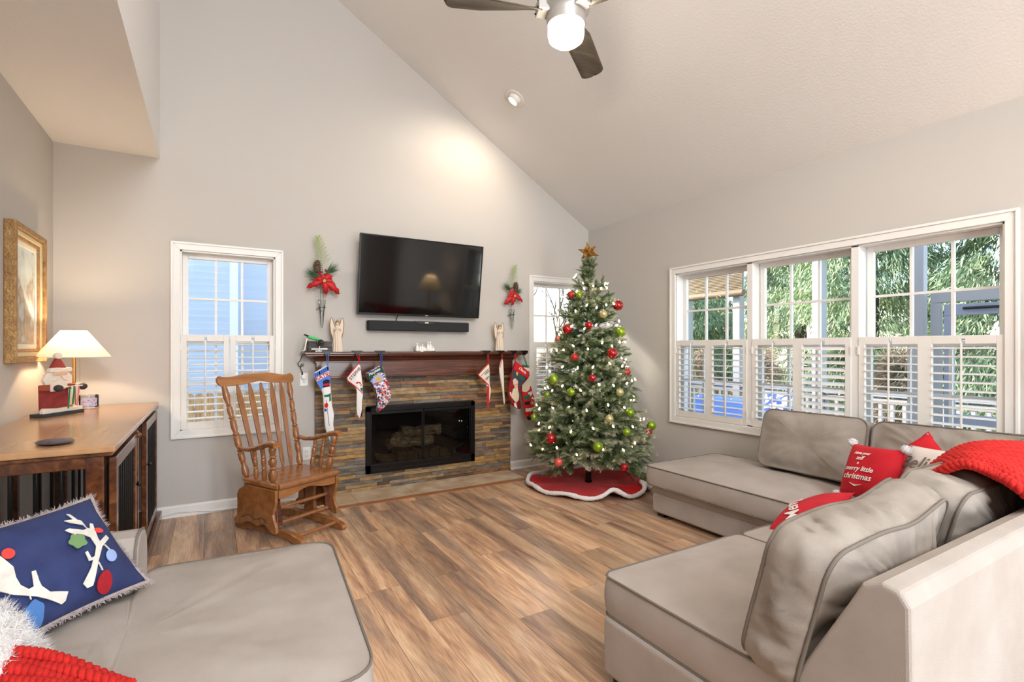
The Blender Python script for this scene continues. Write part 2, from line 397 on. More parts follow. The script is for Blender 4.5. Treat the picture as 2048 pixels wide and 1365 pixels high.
# ---------------------------------------------------------------- windows with half-height louvred shutters
louver_mesh = {}
def louver(parent, x0, x1, y, z, tilt):
    w = round(x1 - x0, 4)
    if w not in louver_mesh:
        prof = [(0.031 * math.cos(t), 0.0052 * math.sin(t)) for t in [2 * PI * i / 12 for i in range(12)]]
        o = MB().prism(prof, -w / 2, w / 2, 'x').build('louver', 'shutter_white', parent, smooth=50)
        louver_mesh[w] = o
    else:
        o = link_copy(louver_mesh[w], parent)
    o.location = ((x0 + x1) / 2, y, z); o.rotation_euler = (tilt, 0, 0)
def window(name, loc, rotz, Wd, z0, z1, n, zsh, label, tilts, cw=0.067, zmid=None):
    r = structE(name, loc, rotz, label)
    # picture frame casing, boards mitred at the corners, with a raised outer bead
    def board(pts, bead):
        b = MB(); b.prism(pts, -0.018, 0.0, 'y'); b.prism(bead, -0.027, -0.017, 'y'); b.build('casing_board', 'trim_white', r, bevel=0.003)
    a, bd = cw, 0.018
    board([(0, z0), (0, z1), (-a, z1 + a), (-a, z0 - a)], [(-a + bd, z0 - a + bd), (-a + bd, z1 + a - bd), (-a, z1 + a), (-a, z0 - a)])
    board([(Wd, z0), (Wd, z1), (Wd + a, z1 + a), (Wd + a, z0 - a)], [(Wd + a - bd, z0 - a + bd), (Wd + a - bd, z1 + a - bd), (Wd + a, z1 + a), (Wd + a, z0 - a)])
    board([(0, z1), (Wd, z1), (Wd + a, z1 + a), (-a, z1 + a)], [(-a + bd, z1 + a - bd), (Wd + a - bd, z1 + a - bd), (Wd + a, z1 + a), (-a, z1 + a)])
    board([(0, z0), (Wd, z0), (Wd + a, z0 - a), (-a, z0 - a)], [(-a + bd, z0 - a + bd), (Wd + a - bd, z0 - a + bd), (Wd + a, z0 - a), (-a, z0 - a)])
    j = MB(); t = 0.012
    j.box(-t * 0, t, 0, .15, z0, z1); j.box(Wd - t, Wd, 0, .15, z0, z1); j.box(0, Wd, 0, .15, z1 - t, z1); j.box(0, Wd, 0, .17, z0, z0 + t)
    j.build('jamb', 'trim_white', r)
    mw = 0.055 if n > 1 else 0
    ww = (Wd - mw * (n - 1)) / n
    for i in range(n - 1):
        xa = ww * (i + 1) + mw * i
        MB().box(xa, xa + mw, 0.0, .14, z0, z1).build('mullion', 'trim_white', r, bevel=0.003)
    zm = zmid or (zsh - 0.05)
    for i in range(n):
        xa = i * (ww + mw) + t; xb = xa + ww - 2 * t; za, zb_ = z0 + t, z1 - t
        st = 0.042
        def sash(nm, zlo, zhi, yy):
            s = MB(); s.box(xa, xa + st, yy, yy + .035, zlo, zhi); s.box(xb - st, xb, yy, yy + .035, zlo, zhi)
            s.box(xa + st, xb - st, yy, yy + .035, zhi - st, zhi); s.box(xa + st, xb - st, yy, yy + .035, zlo, zlo + st)
            so = s.build(nm, 'trim_white', r, bevel=0.003)
            gx0, gx1, gz0, gz1 = xa + st, xb - st, zlo + st, zhi - st
            cx = [gx0 + (gx1 - gx0) * q / 3 for q in range(4)]; cz = [gz0, (gz0 + gz1) / 2, gz1]; mt = 0.009
            for q in (1, 2): MB().box(cx[q] - mt, cx[q] + mt, yy + .006, yy + .030, gz0, gz1).build('muntin', 'trim_white', so)
            MB().box(gx0, gx1, yy + .007, yy + .029, cz[1] - mt, cz[1] + mt).build('muntin', 'trim_white', so)
            for q in range(3):
                for w_ in range(2): MB().add([(cx[q], yy + .018, cz[w_]), (cx[q + 1], yy + .018, cz[w_]), (cx[q + 1], yy + .018, cz[w_ + 1]), (cx[q], yy + .018, cz[w_ + 1])], [(0, 1, 2, 3)]).build('pane', 'window_glass', so)
        sash('upper_sash', zm - .02, zb_, 0.095)
        sash('lower_sash', za, zm + .02, 0.058)
        for sp in range(2):
            pa = i * (ww + mw) + sp * ww / 2 + 0.004; pb = pa + ww / 2 - 0.008
            if n > 1: pa -= 0 if i == 0 and sp == 0 else 0.006; pb += 0.006
            zs0, zs1 = z0 + 0.006, zsh; sw = 0.042; ys0, ys1 = -0.006, 0.022
            p = MB(); p.box(pa, pa + sw, ys0, ys1, zs0, zs1); p.box(pb - sw, pb, ys0, ys1, zs0, zs1)
            xm = (pa + pb) / 2; zr = zs1 - 0.055; nw = 0.011; nh = 0.032
            p.box(pa + sw, xm - nw, ys0, ys1, zr, zs1); p.box(xm + nw, pb - sw, ys0, ys1, zr, zs1); p.box(xm - nw, xm + nw, ys0, ys1, zr + nh, zs1)
            p.box(pa + sw, pb - sw, ys0, ys1, zs0, zs0 + 0.06)
            po = p.build('shutter', 'shutter_white', r, bevel=0.0025)
            nl = 12; zl0 = zs0 + 0.06; zl1 = zr
            tl = tilts[(i * 2 + sp) % len(tilts)]
            for q in range(nl): louver(po, pa + sw + .002, pb - sw - .002, 0.008, zl0 + (zl1 - zl0) * (q + .5) / nl, tl)
            MB().box(xm - .0055, xm + .0055, -0.034, -0.024, zl0 + .03, zr + .012).build('tilt_rod', 'shutter_white', po, bevel=0.002)
            hx = pa if sp == 0 else pb
            for hz in (zs0 + .10, zs1 - .10): MB().box(hx - .006, hx + .006, -0.012, -0.003, hz - .03, hz + .03).build('hinge', 'trim_white', po)
    return r
window('window_1', (W1[0], YB, 0), 0, W1[1] - W1[0], W1[2], W1[3], 1, 1.522, 'white framed window with half shutters left of the rocking chair', [0.12, 0.12])
window('window_2', (W2[0], YB, 0), 0, W2[1] - W2[0], W2[2], W2[3], 1, 1.487, 'white framed window with half shutters behind the christmas tree', [0.12, 0.12])
window('window_3', (XR, W3[1], 0), -PI / 2, W3[1] - W3[0], W3[2], W3[3], 3, 1.488, 'wide triple window with half shutters above the sofa', [0.05, 0.05, 0.05, 0.42, 0.05, 0.12])

# ---------------------------------------------------------------- fireplace
FX0, FX1, FZ1 = 0.838, 2.974, 1.135
OX0, OX1, OZ0, OZ1 = 1.307, 2.504, 0.163, 0.825
fp = thing('fireplace', 'fireplace surround of stacked multicoloured slate strips with black glass doors', 'fireplace', (1.906, YB, 0))
Fl = lambda x: x - 1.906
b = MB()
for (a, b_, c_, d_) in ((FX0, OX0 + .02, 0, FZ1), (OX1 - .02, FX1, 0, FZ1), (OX0, OX1, 0, OZ0 + .02), (OX0, OX1, OZ1 - .02, FZ1)):
    b.box(Fl(a), Fl(b_), -0.010, 0, c_, d_)
b.build('backing', 'grout', fp)
cube = None
rs = random.Random(5); NR = 34; rh = FZ1 / NR
for i in range(NR):
    z0 = i * rh; z1 = z0 + rh
    spans = [(FX0, FX1)]
    if z1 > OZ0 + .004 and z0 < OZ1 - .004: spans = [(FX0, OX0 + .012), (OX1 - .012, FX1)]
    for (sa, sb) in spans:
        x = sa
        while x < sb - 0.001:
            ln = rs.uniform(0.12, 0.46)
            if sb - x - ln < 0.1: ln = sb - x
            ln = min(ln, sb - x)
            dp = rs.uniform(0.008, 0.022)
            if cube is None:
                cube = MB().box(-.5, .5, -1, 0, -.5, .5).build('stone', 'ledge_stone', fp)
                o = cube
            else: o = link_copy(cube, fp)
            o.location = (Fl(x + ln / 2), -0.006, (z0 + z1) / 2); o.scale = (ln - 0.0016, dp, rh - 0.0022)
            x += ln
# black metal door set
fr = MB(); y0, y1 = -0.045, -0.008
fr.box(Fl(OX0), Fl(OX0) + .05, y0, y1, OZ0, OZ1); fr.box(Fl(OX1) - .05, Fl(OX1), y0, y1, OZ0, OZ1)
fr.box(Fl(OX0), Fl(OX1), y0, y1, OZ1 - .05, OZ1); fr.box(Fl(OX0), Fl(OX1), y0, y1, OZ0, OZ0 + .085)
fo = fr.build('door_frame', 'black_metal', fp, bevel=0.004)
MB().box(Fl(OX0) + .05, Fl(OX1) - .05, -0.05, -0.02, OZ0 + .03, OZ0 + .036).build('vent_slot', 'black_plastic', fo)
MB().box(Fl(OX0) + .05, -.005, -0.052, -0.03, OZ1 - .075, OZ1 - .05).build('handle_bar', 'nickel' if 0 else 'black_metal', fo)
MB().box(.005, Fl(OX1) - .05, -0.052, -0.03, OZ1 - .075, OZ1 - .05).build('handle_bar', 'black_metal', fo)
for (a, b_) in ((Fl(OX0) + .05, -0.003), (0.003, Fl(OX1) - .05)):
    d = MB(); w = 0.012
    d.box(a, a + w, -0.03, -0.018, OZ0 + .085, OZ1 - .05); d.box(b_ - w, b_, -0.03, -0.018, OZ0 + .085, OZ1 - .05)
    d.box(a, b_, -0.03, -0.018, OZ0 + .085, OZ0 + .092); d.box(a, b_, -0.03, -0.018, OZ1 - .07, OZ1 - .05)
    do = d.build('door', 'black_metal', fp)
    MB().add([(a, -0.024, OZ0 + .085), (b_, -0.024, OZ0 + .085), (b_, -0.024, OZ1 - .05), (a, -0.024, OZ1 - .05)], [(0, 1, 2, 3)]).build('pane', 'door_glass', do)
fbx = MB(); x0, x1, yb = Fl(FB[0]), Fl(FB[1]), 0.48
fbx.add([(x0, 0.0, FB[2]), (x1, 0.0, FB[2]), (x1, 0.0, FB[3]), (x0, 0.0, FB[3]), (x0 + .2, yb, FB[2]), (x1 - .2, yb, FB[2]), (x1 - .2, yb, FB[3]), (x0 + .2, yb, FB[3])],
        [(0, 1, 5, 4), (1, 2, 6, 5), (2, 3, 7, 6), (3, 0, 4, 7), (4, 5, 6, 7)])
fbx.build('firebox', 'carbon', fp)
def log_at(c, ln, r, az, seed, m='log'):
    q = MB(); pts = []; rr = []
    for i in range(9):
        t = i / 8 - .5
        pts.append((t * ln, 0.012 * math.sin(seed + t * 5), 0.008 * math.cos(seed * 2 + t * 6))); rr.append(r * (1 + 0.14 * math.sin(seed * 3 + i * 1.7)))
    q.tube(pts, rr, 9)
    return tag(q.build('fire_log', m, None, smooth=40, loc=c, rot=(0, 0, az)), None, 'log')
mat('ash_bed', (120, 100, 62), 0.95, col2=(84, 66, 40), nscale=40)
lg = [log_at((1.906 - .06, YB + .20, .40), .52, .055, 0.06, 1.0), log_at((1.906 + .07, YB + .24, .50), .44, .062, -0.1, 2.0), log_at((1.906 - .22, YB + .16, .46), .22, .055, 1.2, 3.1)]
for o, s_ in zip(lg, ('pale ceramic log lying lowest on the fire grate', 'thick barky log resting on top behind the glass doors', 'short upright leaning log at the left of the grate')): o['label'] = s_; o['group'] = 'logs in the firebox'
ab = MB(); n_ = 10
for i in range(n_ + 1):
    for j in range(7):
        u = i / n_; v = j / 6
        ab.v.append((Fl(FB[0]) + .14 + u * (.81), .05 + v * .33, FB[2] + .012 + .055 * v + .02 * math.sin(i * 2.1 + j * 1.3)))
ab.f = [[i * 7 + j, (i + 1) * 7 + j, (i + 1) * 7 + j + 1, i * 7 + j + 1] for i in range(n_) for j in range(6)]; ab.mi = [0] * len(ab.f)
ab.build('ember_bed', 'ash_bed', fp, smooth=60)
gr = thing('fire_grate', 'black iron grate holding the logs inside the firebox', 'grate', (1.906, YB + .2, FB[2] + .0))
for q in range(5): MB().tube([(-.24 + q * .12, -.1, .0), (-.24 + q * .12, -.1, .1), (-.24 + q * .12, .14, .12)], .008, 6).build('grate_bar', 'black_metal', gr)

# hearth: flush tiles and wood border
he = structE('hearth', (0, 0, 0), label='flush tiled hearth with a wooden border strip'); he['kind'] = 'structure'
for (a, b_) in ((0.70, 1.149), (1.152, 1.686), (1.689, 2.29), (2.293, 2.938)):
    MB().box(a, b_, 4.645, YB - .02, -.004, .004).build('hearth_tile', 'hearth_tile', he, bevel=0.002)
MB().box(0.66, 2.975, 4.565, 4.643, -.004, .006).build('border_strip', 'hearth_wood', he, bevel=0.003)
MB().box(2.94, 2.972, 4.643, YB - .02, -.004, .006).build('border_strip', 'hearth_wood', he, bevel=0.003)

# mantel shelf
mt = thing('mantel_shelf', 'dark stained wooden mantel shelf with crown moulding above the slate', 'mantel', (1.906, YB, 0))
hw = 1.17; MZ = 1.375
prof = [(0, 1.30), (-0.085, 1.30), (-0.092, 1.308), (-0.10, 1.312), (-0.115, 1.318), (-0.13, 1.33), (-0.16, 1.336), (-0.172, 1.338), (-0.188, 1.341)]
def crown(b, prof, hw_front, base_d):
    # profile (depth, z) swept round three sides; ends return to the wall
    vs = []; fs = []
    for (d, z) in prof:
        w = 1.065 + (-d - base_d)
        vs += [(-w, 0, z), (-w, d, z), (w, d, z), (w, 0, z)]
    for i in range(len(prof) - 1):
        for k_ in range(3):
            fs.append((i * 4 + k_, i * 4 + k_ + 1, (i + 1) * 4 + k_ + 1, (i + 1) * 4 + k_))
    return b.add(vs, fs)
cp = [(-0.07, 1.268), (-0.078, 1.272), (-0.078, 1.282), (-0.088, 1.288), (-0.10, 1.296), (-0.118, 1.316), (-0.14, 1.328), (-0.165, 1.334), (-0.172, 1.338), (-0.172, 1.344)]
crown(MB(), cp, hw, 0.07).build('crown_moulding', 'mantel_wood', mt, smooth=30)
MB().box(-1.066, 1.066, -0.072, 0, 1.125, 1.275).build('frieze', 'mantel_wood', mt, bevel=0.003)
MB().box(-1.07, 1.07, -0.08, 0, 1.12, 1.14).build('lower_bead', 'mantel_wood', mt, bevel=0.006, seg=3)
MB().box(-1.195, 1.195, -0.205, 0, 1.344, MZ).build('shelf_board', 'mantel_wood', mt, bevel=0.012, seg=4)
# ================================================================ TV, SOUNDBAR, MANTEL THINGS
tilt = math.atan(0.115 / 0.768)
tv = thing('television', 'large black flat television tilted down on the wall above the mantel', 'television', (1.868, 4.968, 1.737), rot=(tilt, 0, 0))
TW, TH = 1.312, 0.776
MB().box(-TW / 2, TW / 2, 0.004, 0.035, 0, TH).build('back_shell', 'black_plastic', tv, bevel=0.006)
f = MB(); bz = 0.012
f.box(-TW / 2, -TW / 2 + bz, -.006, .006, 0, TH); f.box(TW / 2 - bz, TW / 2, -.006, .006, 0, TH); f.box(-TW / 2 + bz, TW / 2 - bz, -.006, .006, TH - bz, TH); f.box(-TW / 2 + bz, TW / 2 - bz, -.006, .006, 0, bz + .008)
f.build('bezel', 'black_metal', tv, bevel=0.002)
MB().box(-TW / 2 + bz, TW / 2 - bz, -.001, .004, bz + .008, TH - bz).build('screen', 'screen', tv)
MB().box(.035, .065, -.0068, -.005, .006, .014).build('badge', 'silver', tv)
MB().box(-.2, .2, .035, .09, .25, .55).build('wall_bracket', 'black_metal', tv)
mat('seed_light', (230, 205, 170), 0.4)
sb = thing('soundbar', 'slim black soundbar mounted on the wall below the television', 'soundbar', (1.866, 4.985, 1.634))
MB().prism([(-.545, -.05), (.545, -.05), (.545, .05), (-.545, .05)], -.015, .07, 'y').build('speaker_body', 'speaker_cloth', sb, bevel=0.01, seg=3)
MB().prism([(-.085, .053), (.2, .053), (.15, .035), (.12, .022), (-.02, .022), (-.05, .035)], -.021, -.014, 'y').build('display_trim', 'black_plastic', sb, bevel=0.002)
MB().prism([(-.085, -.053), (.2, -.053), (.15, -.036), (.12, -.03), (-.02, -.03), (-.05, -.036)], -.021, -.014, 'y').build('control_strip', 'black_metal', sb, bevel=0.002)
MB().box(.035, .075, -.0222, -.02, .032, .044).build('display_light', 'seed_light', sb)
cb = MB().tube([(1.62, 4.99, 1.74), (1.622, 5.03, 1.71), (1.62, 5.03, 1.68)], .004, 6).build('cable', 'cable_black')
tag(cb, 'short black cable between television and soundbar', 'cable')

# ---- wall vases with poinsettias
mat('poinsettia_red', (196, 20, 22), 0.55, col2=(168, 8, 14), nscale=30, sheen=0.1)
mat('pine_green', (44, 84, 52), 0.6, col2=(70, 108, 66), nscale=60)
mat('pale_sprig', (170, 178, 108), 0.6, col2=(140, 158, 110), nscale=60)
mat('pinecone', (58, 40, 30), 0.8, col2=(120, 98, 80), nscale=60, rand=0.15)
mat('berry', (140, 14, 24), 0.25, coat=0.5)
mat('seed_gold', (196, 188, 130), 0.5)
mat('stem', (92, 88, 80), 0.6)
mat('iron', (38, 36, 34), 0.45, metal=0.6)
def needles_fan(b, origin, direction, n, ln, spread, seed, w=0.0022):
    r = random.Random(seed); d = Vector(direction).normalized()
    for i in range(n):
        v = (d + Vector((r.gauss(0, spread), r.gauss(0, spread) * .7, r.gauss(0, spread)))).normalized() * ln * r.uniform(.7, 1.05)
        p = Vector(origin); sd = v.cross(Vector((0.2, -1, 0.1))); sd = sd.normalized() * w
        b.add([p - sd, p + sd, p + v], [(0, 1, 2)])
def sconce(px, plane_x, z0, mirror, label, s=1.0):
    t = thing('wall_vase', label, 'wall vase', (plane_x, YB, z0))
    y = -.075
    g = MB().lathe([(.004, -.27), (.012, -.24), (.022, -.1), (.036, .0)], 16, Matrix.Translation((0, y, 0)), cap=False)
    g.build('glass_cone', 'clear_glass', t, smooth=60)
    h = MB(); h.tube([(.034 * math.cos(a) * 1.02, y + .034 * math.sin(a) * 1.02, -.075) for a in [2 * PI * i / 16 for i in range(16)]], .0022, 6, closed=True)
    h.tube([(-.04, 0, -.09), (-.02, -.03, -.085), (0, -.045, -.075)], .0025, 6); h.tube([(0, 0, -.12), (0, 0, .0)], .002, 6)
    h.build('wire_holder', 'iron', t, smooth=60)
    st = MB(); st.tube([(-.012, y, -.13), (-.014, y - .005, .0), (-.02, y - .01, .16)], .0018, 6); st.tube([(.006, y, -.16), (.008, y - .01, .0), (.012, y - .012, .12), (.0, y - .01, .3)], .002, 6); st.build('stem', 'stem', t)
    c = Vector((.012, y - .035, .17)); m = -1 if mirror else 1
    petals = [(-165, .155, .06), (-30, .17, .07), (55, .12, .075), (105, .095, .055), (-75, .1, .06), (150, .1, .055), (10, .1, .05)]
    for i, (a, ln, w) in enumerate(petals):
        a = math.radians(a if m == 1 else 180 - a); dx, dz = math.cos(a), math.sin(a)
        q = MB(); nn = 6; vs = []; fs = []
        for k_ in range(nn + 1):
            u = k_ / nn; ww = w * (math.sin(PI * min(1, u * .9 + .08)) ** .8) * (0 if k_ == nn else 1) * .5
            o_ = -0.03 * math.sin(u * 2.2) + .045 * u * u; jag = .12 * w * (1 if k_ % 2 else -1) * (0 < k_ < nn)
            p = Vector((dx * u * ln, o_, dz * u * ln - .03 * u * u)); sd = Vector((-dz, 0, dx)) * (ww + jag)
            vs += [p - sd + Vector((0, .006, 0)), p + Vector((0, -.004, 0)), p + sd + Vector((0, .006, 0))]
        for k_ in range(nn): fs += [(k_ * 3, k_ * 3 + 1, k_ * 3 + 4, k_ * 3 + 3), (k_ * 3 + 1, k_ * 3 + 2, k_ * 3 + 5, k_ * 3 + 4)]
        q.add(vs, fs, Matrix.Translation(c)); o = q.build('petal', 'poinsettia_red', t, smooth=80)
        so = o.modifiers.new('thick', 'SOLIDIFY'); so.thickness = 0.0015
    sd = MB()
    for i in range(9): sd.sphere(c + Vector((.014 * math.cos(i * 2.4) * (i / 9) ** .5, -.018, .014 * math.sin(i * 2.4) * (i / 9) ** .5)), .006, 6, 4)
    sd.build('flower_centre', 'seed_gold', t, smooth=60)
    pc = MB(); cc = Vector((-.045 * m, y - .02, .30))
    pc.lathe([(.004, -.06), (.024, -.045), (.03, -.01), (.024, .03), (.008, .06)], 10, Matrix.Translation(cc))
    for i in range(46):
        a = i * 2.4; u = i / 46; rr = .034 * math.sin(PI * (.12 + .8 * u)) ** .7; zz = -.055 + .115 * u
        T = Matrix.Translation(cc + Vector((rr * math.cos(a), rr * math.sin(a), zz))) @ Matrix.Rotation(a, 4, 'Z') @ Matrix.Rotation(-.5, 4, 'Y')
        pc.box(-.006, .008, -.007, .007, -.002, .002, T)
    pc.build('pinecone', 'pinecone', t)
    be = MB(); be.sphere((-.03 * m, y - .045, .235), .014, 10, 6); be.sphere((-.01 * m, y - .04, .25), .012, 10, 6); be.sphere((.03 * m, y - .03, .27), .013, 10, 6); be.build('berries', 'berry', t, smooth=60)
    nd = MB()
    needles_fan(nd, (-.03 * m, y - .01, .20), (-.9 * m, -.1, .55), 90, .15, .22, 3); needles_fan(nd, (.03 * m, y - .01, .24), (.75 * m, -.1, .6), 90, .16, .25, 4)
    nd.build('pine_needles', 'pine_green', t)
    sp = MB(); r = random.Random(8)
    main = [Vector((.01, y - .005, .2)), Vector((.0 * m, y - .01, .34)), Vector((-.02 * m, y - .01, .46)), Vector((-.04 * m, y - .015, .56))]
    sp.tube(main, .002, 5)
    for i in range(16):
        u = .25 + .75 * i / 15; seg = min(2, int(u * 3)); p = main[seg].lerp(main[seg + 1], u * 3 - seg)
        sgn = 1 if i % 2 else -1; d = Vector((sgn * (1.0 - .5 * u), -.15, .75)).normalized()
        ln = .11 * (1.15 - .8 * u)
        for k_ in range(8):
            pp = p + d * ln * k_ / 8
            for s2 in (-1, 1):
                v = (d * .6 + Vector((s2 * .5, -.1, .25))).normalized() * .026; sd2 = v.cross(Vector((0, 1, 0))).normalized() * .0022
                sp.add([pp - sd2, pp + sd2, pp + v], [(0, 1, 2)])
    sp.build('fern_sprig', 'pale_sprig', t)
    t.scale = (s, s, s)
    return t
sconce(0, 0.89, 1.865, False, 'glass cone wall vase with red poinsettia and pinecone left of the television')
sconce(0, 2.97, 1.86, True, 'glass cone wall vase with red poinsettia right of the television', 0.86)

# ---- angels
mat('angel_ivory', (226, 208, 188), 0.7); mat('angel_bronze', (150, 104, 66), 0.5, metal=0.2)
def angel(x, label, h=0.32):
    t = thing('angel_figurine', label, 'figurine', (x, 4.945, MZ))
    n = 48; vs = []; fs = []
    lv = [(0, .046), (.05, .043), (.12, .036), (.19, .026), (.235, .017), (.25, .012)]
    for (z, r) in lv:
        for k_ in range(n):
            a = 2 * PI * k_ / n; rr = r * (1 + .09 * (1 if k_ % 4 < 2 else -1)); vs.append((rr * math.cos(a), rr * math.sin(a), z))
    for i in range(len(lv) - 1):
        for k_ in range(n): fs.append((i * n + k_, i * n + (k_ + 1) % n, (i + 1) * n + (k_ + 1) % n, (i + 1) * n + k_))
    fs.append(tuple(range(n - 1, -1, -1))); MB().add(vs, fs).build('pleated_gown', 'angel_ivory', t)
    MB().sphere((0, -.004, .268), .017, 12, 8, (1, 1, 1.15)).build('head', 'angel_ivory', t, smooth=60)
    MB().lathe([(.019, .262), (.02, .275), (.012, .29), (.002, .296)], 12, cap=False).build('hair', 'angel_bronze', t, smooth=60)
    a = MB(); a.tube([(-.02, 0, .225), (-.03, -.02, .2), (-.008, -.035, .215)], .006, 6); a.tube([(.02, 0, .225), (.03, -.02, .2), (.008, -.035, .215)], .006, 6); a.build('arms', 'angel_ivory', t, smooth=60)
    for s in (-1, 1):
        out = [(s * .008, .22), (s * .03, .27), (s * .04, .31), (s * .05, .322), (s * .06, .30), (s * .064, .25), (s * .058, .19), (s * .045, .14), (s * .036, .11), (s * .03, .15)]
        MB().prism(out, .012, .017, 'y').build('wing', 'angel_ivory', t)
        MB().tube([(u, .012, v) for u, v in out], .0032, 6, closed=True).build('wing_rim', 'angel_bronze', t, smooth=60)
angel(1.02, 'pleated ivory angel figurine with bronze wings at the left of the mantel')
angel(2.775, 'pleated ivory angel figurine with bronze wings at the right of the mantel')

# ---- small white nativity group
nv = thing('nativity_group', 'small white porcelain nativity group in the middle of the mantel', 'figurine', (1.895, 4.95, MZ))
mat('porcelain', (240, 236, 230), 0.35)
mat('mirror_base', (120, 118, 116), 0.15, metal=0.6)
MB().lathe([(.115, 0), (.115, .005)], 24, Matrix.Diagonal((1, .35, 1, 1))).build('base', 'mirror_base', nv)
for i, (x, hh) in enumerate(((-.085, .085), (-.05, .06), (-.03, .075), (.0, .05), (.03, .10), (.06, .105), (.085, .05))):
    q = MB(); q.lathe([(.018, .005), (.02, .02), (.013, hh * .6), (.006, hh * .78)], 10, Matrix.Translation((x, .01 * (i % 2) - .006, 0))); q.sphere((x, .01 * (i % 2) - .006, hh * .88), .010, 8, 6); q.sphere((x + .012, -.012, hh * .5), .006, 6, 4)
    q.build('figure', 'porcelain', nv, smooth=50)

# ---- storage box, webcam and green pouch at the mantel's left end
mat('box_print', (92, 84, 76), 0.6, col2=(48, 42, 38), nscale=5, stretch=(1, 1, 14), lo=.45, hi=.55)
bx = thing('storage_box', 'small box printed with dark boards at the mantel left end', 'box', (0.865, 4.965, MZ))
MB().box(-.105, .105, -.055, .055, 0, .085).build('box_body', 'box_print', bx, bevel=0.002)
MB().box(-.108, .108, -.058, .058, .085, .098).build('box_lid', 'box_print', bx, bevel=0.002)
MB().prism([(-.08, .02), (.06, .02), (.06, .034), (-.08, .03)], -.0562, -.055, 'y').build('label_strip', 'white_plastic', bx)
wc = thing('webcam', 'round black webcam on a curved white stand on the mantel', 'camera', (0.845, 4.885, MZ))
st = MB(); st.tube([(-.03, 0, .0045), (0, 0, .006), (.03, .004, .0045)], .006, 8); st.tube([(0, 0, .006), (0, .02, .004)], .006, 8); st.tube([(0, 0, .004), (.004, .004, .03), (.008, .0, .055)], .0045, 8); st.build('stand', 'white_plastic', wc, smooth=60)
T = Matrix.Translation((.014, -.006, .082)) @ Matrix.Rotation(math.radians(20), 4, 'Z') @ Matrix.Rotation(PI / 2, 4, 'X')
MB().lathe([(.026, -.014), (.03, -.004), (.03, .008), (.024, .016)], 20, T).build('camera_body', 'black_plastic', wc, smooth=40)
MB().lathe([(.014, .014), (.014, .019), (.009, .0195)], 16, T).build('lens', 'screen', wc, smooth=40)
MB().lathe([(.0305, -.003), (.032, .0), (.0305, .003)], 20, T, cap=False).build('rim', 'silver', wc, smooth=40)
mat('green_plastic', (72, 196, 104), 0.45)
gp = thing('green_pouch', 'bright green pouch with a black clip lying on the printed box', 'pouch', (0.80, 4.93, MZ + .098), rotz=0.2)
MB().box(-.055, .055, -.02, .02, .0, .024, Matrix.Translation((0, 0, .014)) @ Matrix.Rotation(.28, 4, 'Y')).build('pouch_body', 'green_plastic', gp, bevel=0.01, seg=3)
MB().box(-.085, -.045, -.016, .016, .002, .016, Matrix.Translation((0, 0, .02)) @ Matrix.Rotation(.35, 4, 'Y')).build('clip', 'black_plastic', gp, bevel=0.004)
MB().tube([(-.06, -.018, .02), (-.075, -.03, -.03), (-.085, -.035, -.08), (-.1, -.03, -.09)], .006, 6).build('strap', 'white_cloth', gp, smooth=60)
cw = MB().tube([(0.84, 4.90, MZ + .006), (0.78, 4.87, MZ + .006), (0.725, 4.86, MZ + .004), (0.705, 4.88, MZ - .03), (.69, 4.95, MZ - .09), (.685, 5.03, 1.27), (.70, 5.035, 1.235), (.735, 5.03, 1.245), (.735, 5.03, 1.265), (.715, 5.03, 1.255), (.71, 5.035, 1.22), (.722, 5.03, 1.19)], .0035, 6).build('webcam_cable', 'cable_black', smooth=60)
tag(cw, 'thin black cable hanging from webcam down to the wall outlet', 'cable')
def outlet(x, z, label, plug):
    t = thing('wall_outlet', label, 'outlet', (x, YB, z))
    MB().box(-.036, .036, -.007, 0, -.06, .06).build('cover_plate', 'white_plastic', t, bevel=0.003)
    for dz in (-.024, .024):
        if plug and dz > 0: continue
        s = MB().lathe([(.017, 0), (.017, .002)], 16, Matrix.Translation((0, -.007, dz)) @ Matrix.Rotation(PI / 2, 4, 'X')).build('socket', 'white_plastic', t)
        sl = MB(); sl.box(-.008, -.005, -.0098, -.0085, dz - .004, dz + .007); sl.box(.005, .008, -.0098, -.0085, dz - .004, dz + .006); sl.box(-.002, .002, -.0098, -.0085, dz - .011, dz - .007); sl.build('slots', 'black_plastic', s)
outlet(0.742, 1.115, 'white wall outlet with charger beside the mantel', True)
outlet(0.765, 0.42, 'low white wall outlet behind the rocking chair arm', False)
pg = thing('usb_charger', 'round white charger plugged into the upper wall outlet', 'charger', (0.738, YB - .0075, 1.14))
MB().lathe([(.022, 0), (.024, .012), (.022, .03), (.012, .033)], 18, Matrix.Rotation(PI / 2, 4, 'X')).build('charger_body', 'white_plastic', pg, smooth=40)
MB().tube([(-.012, -.02, .02), (-.014, -.022, .05)], [.008, .005], 8).build('cable_plug', 'cable_black', pg)

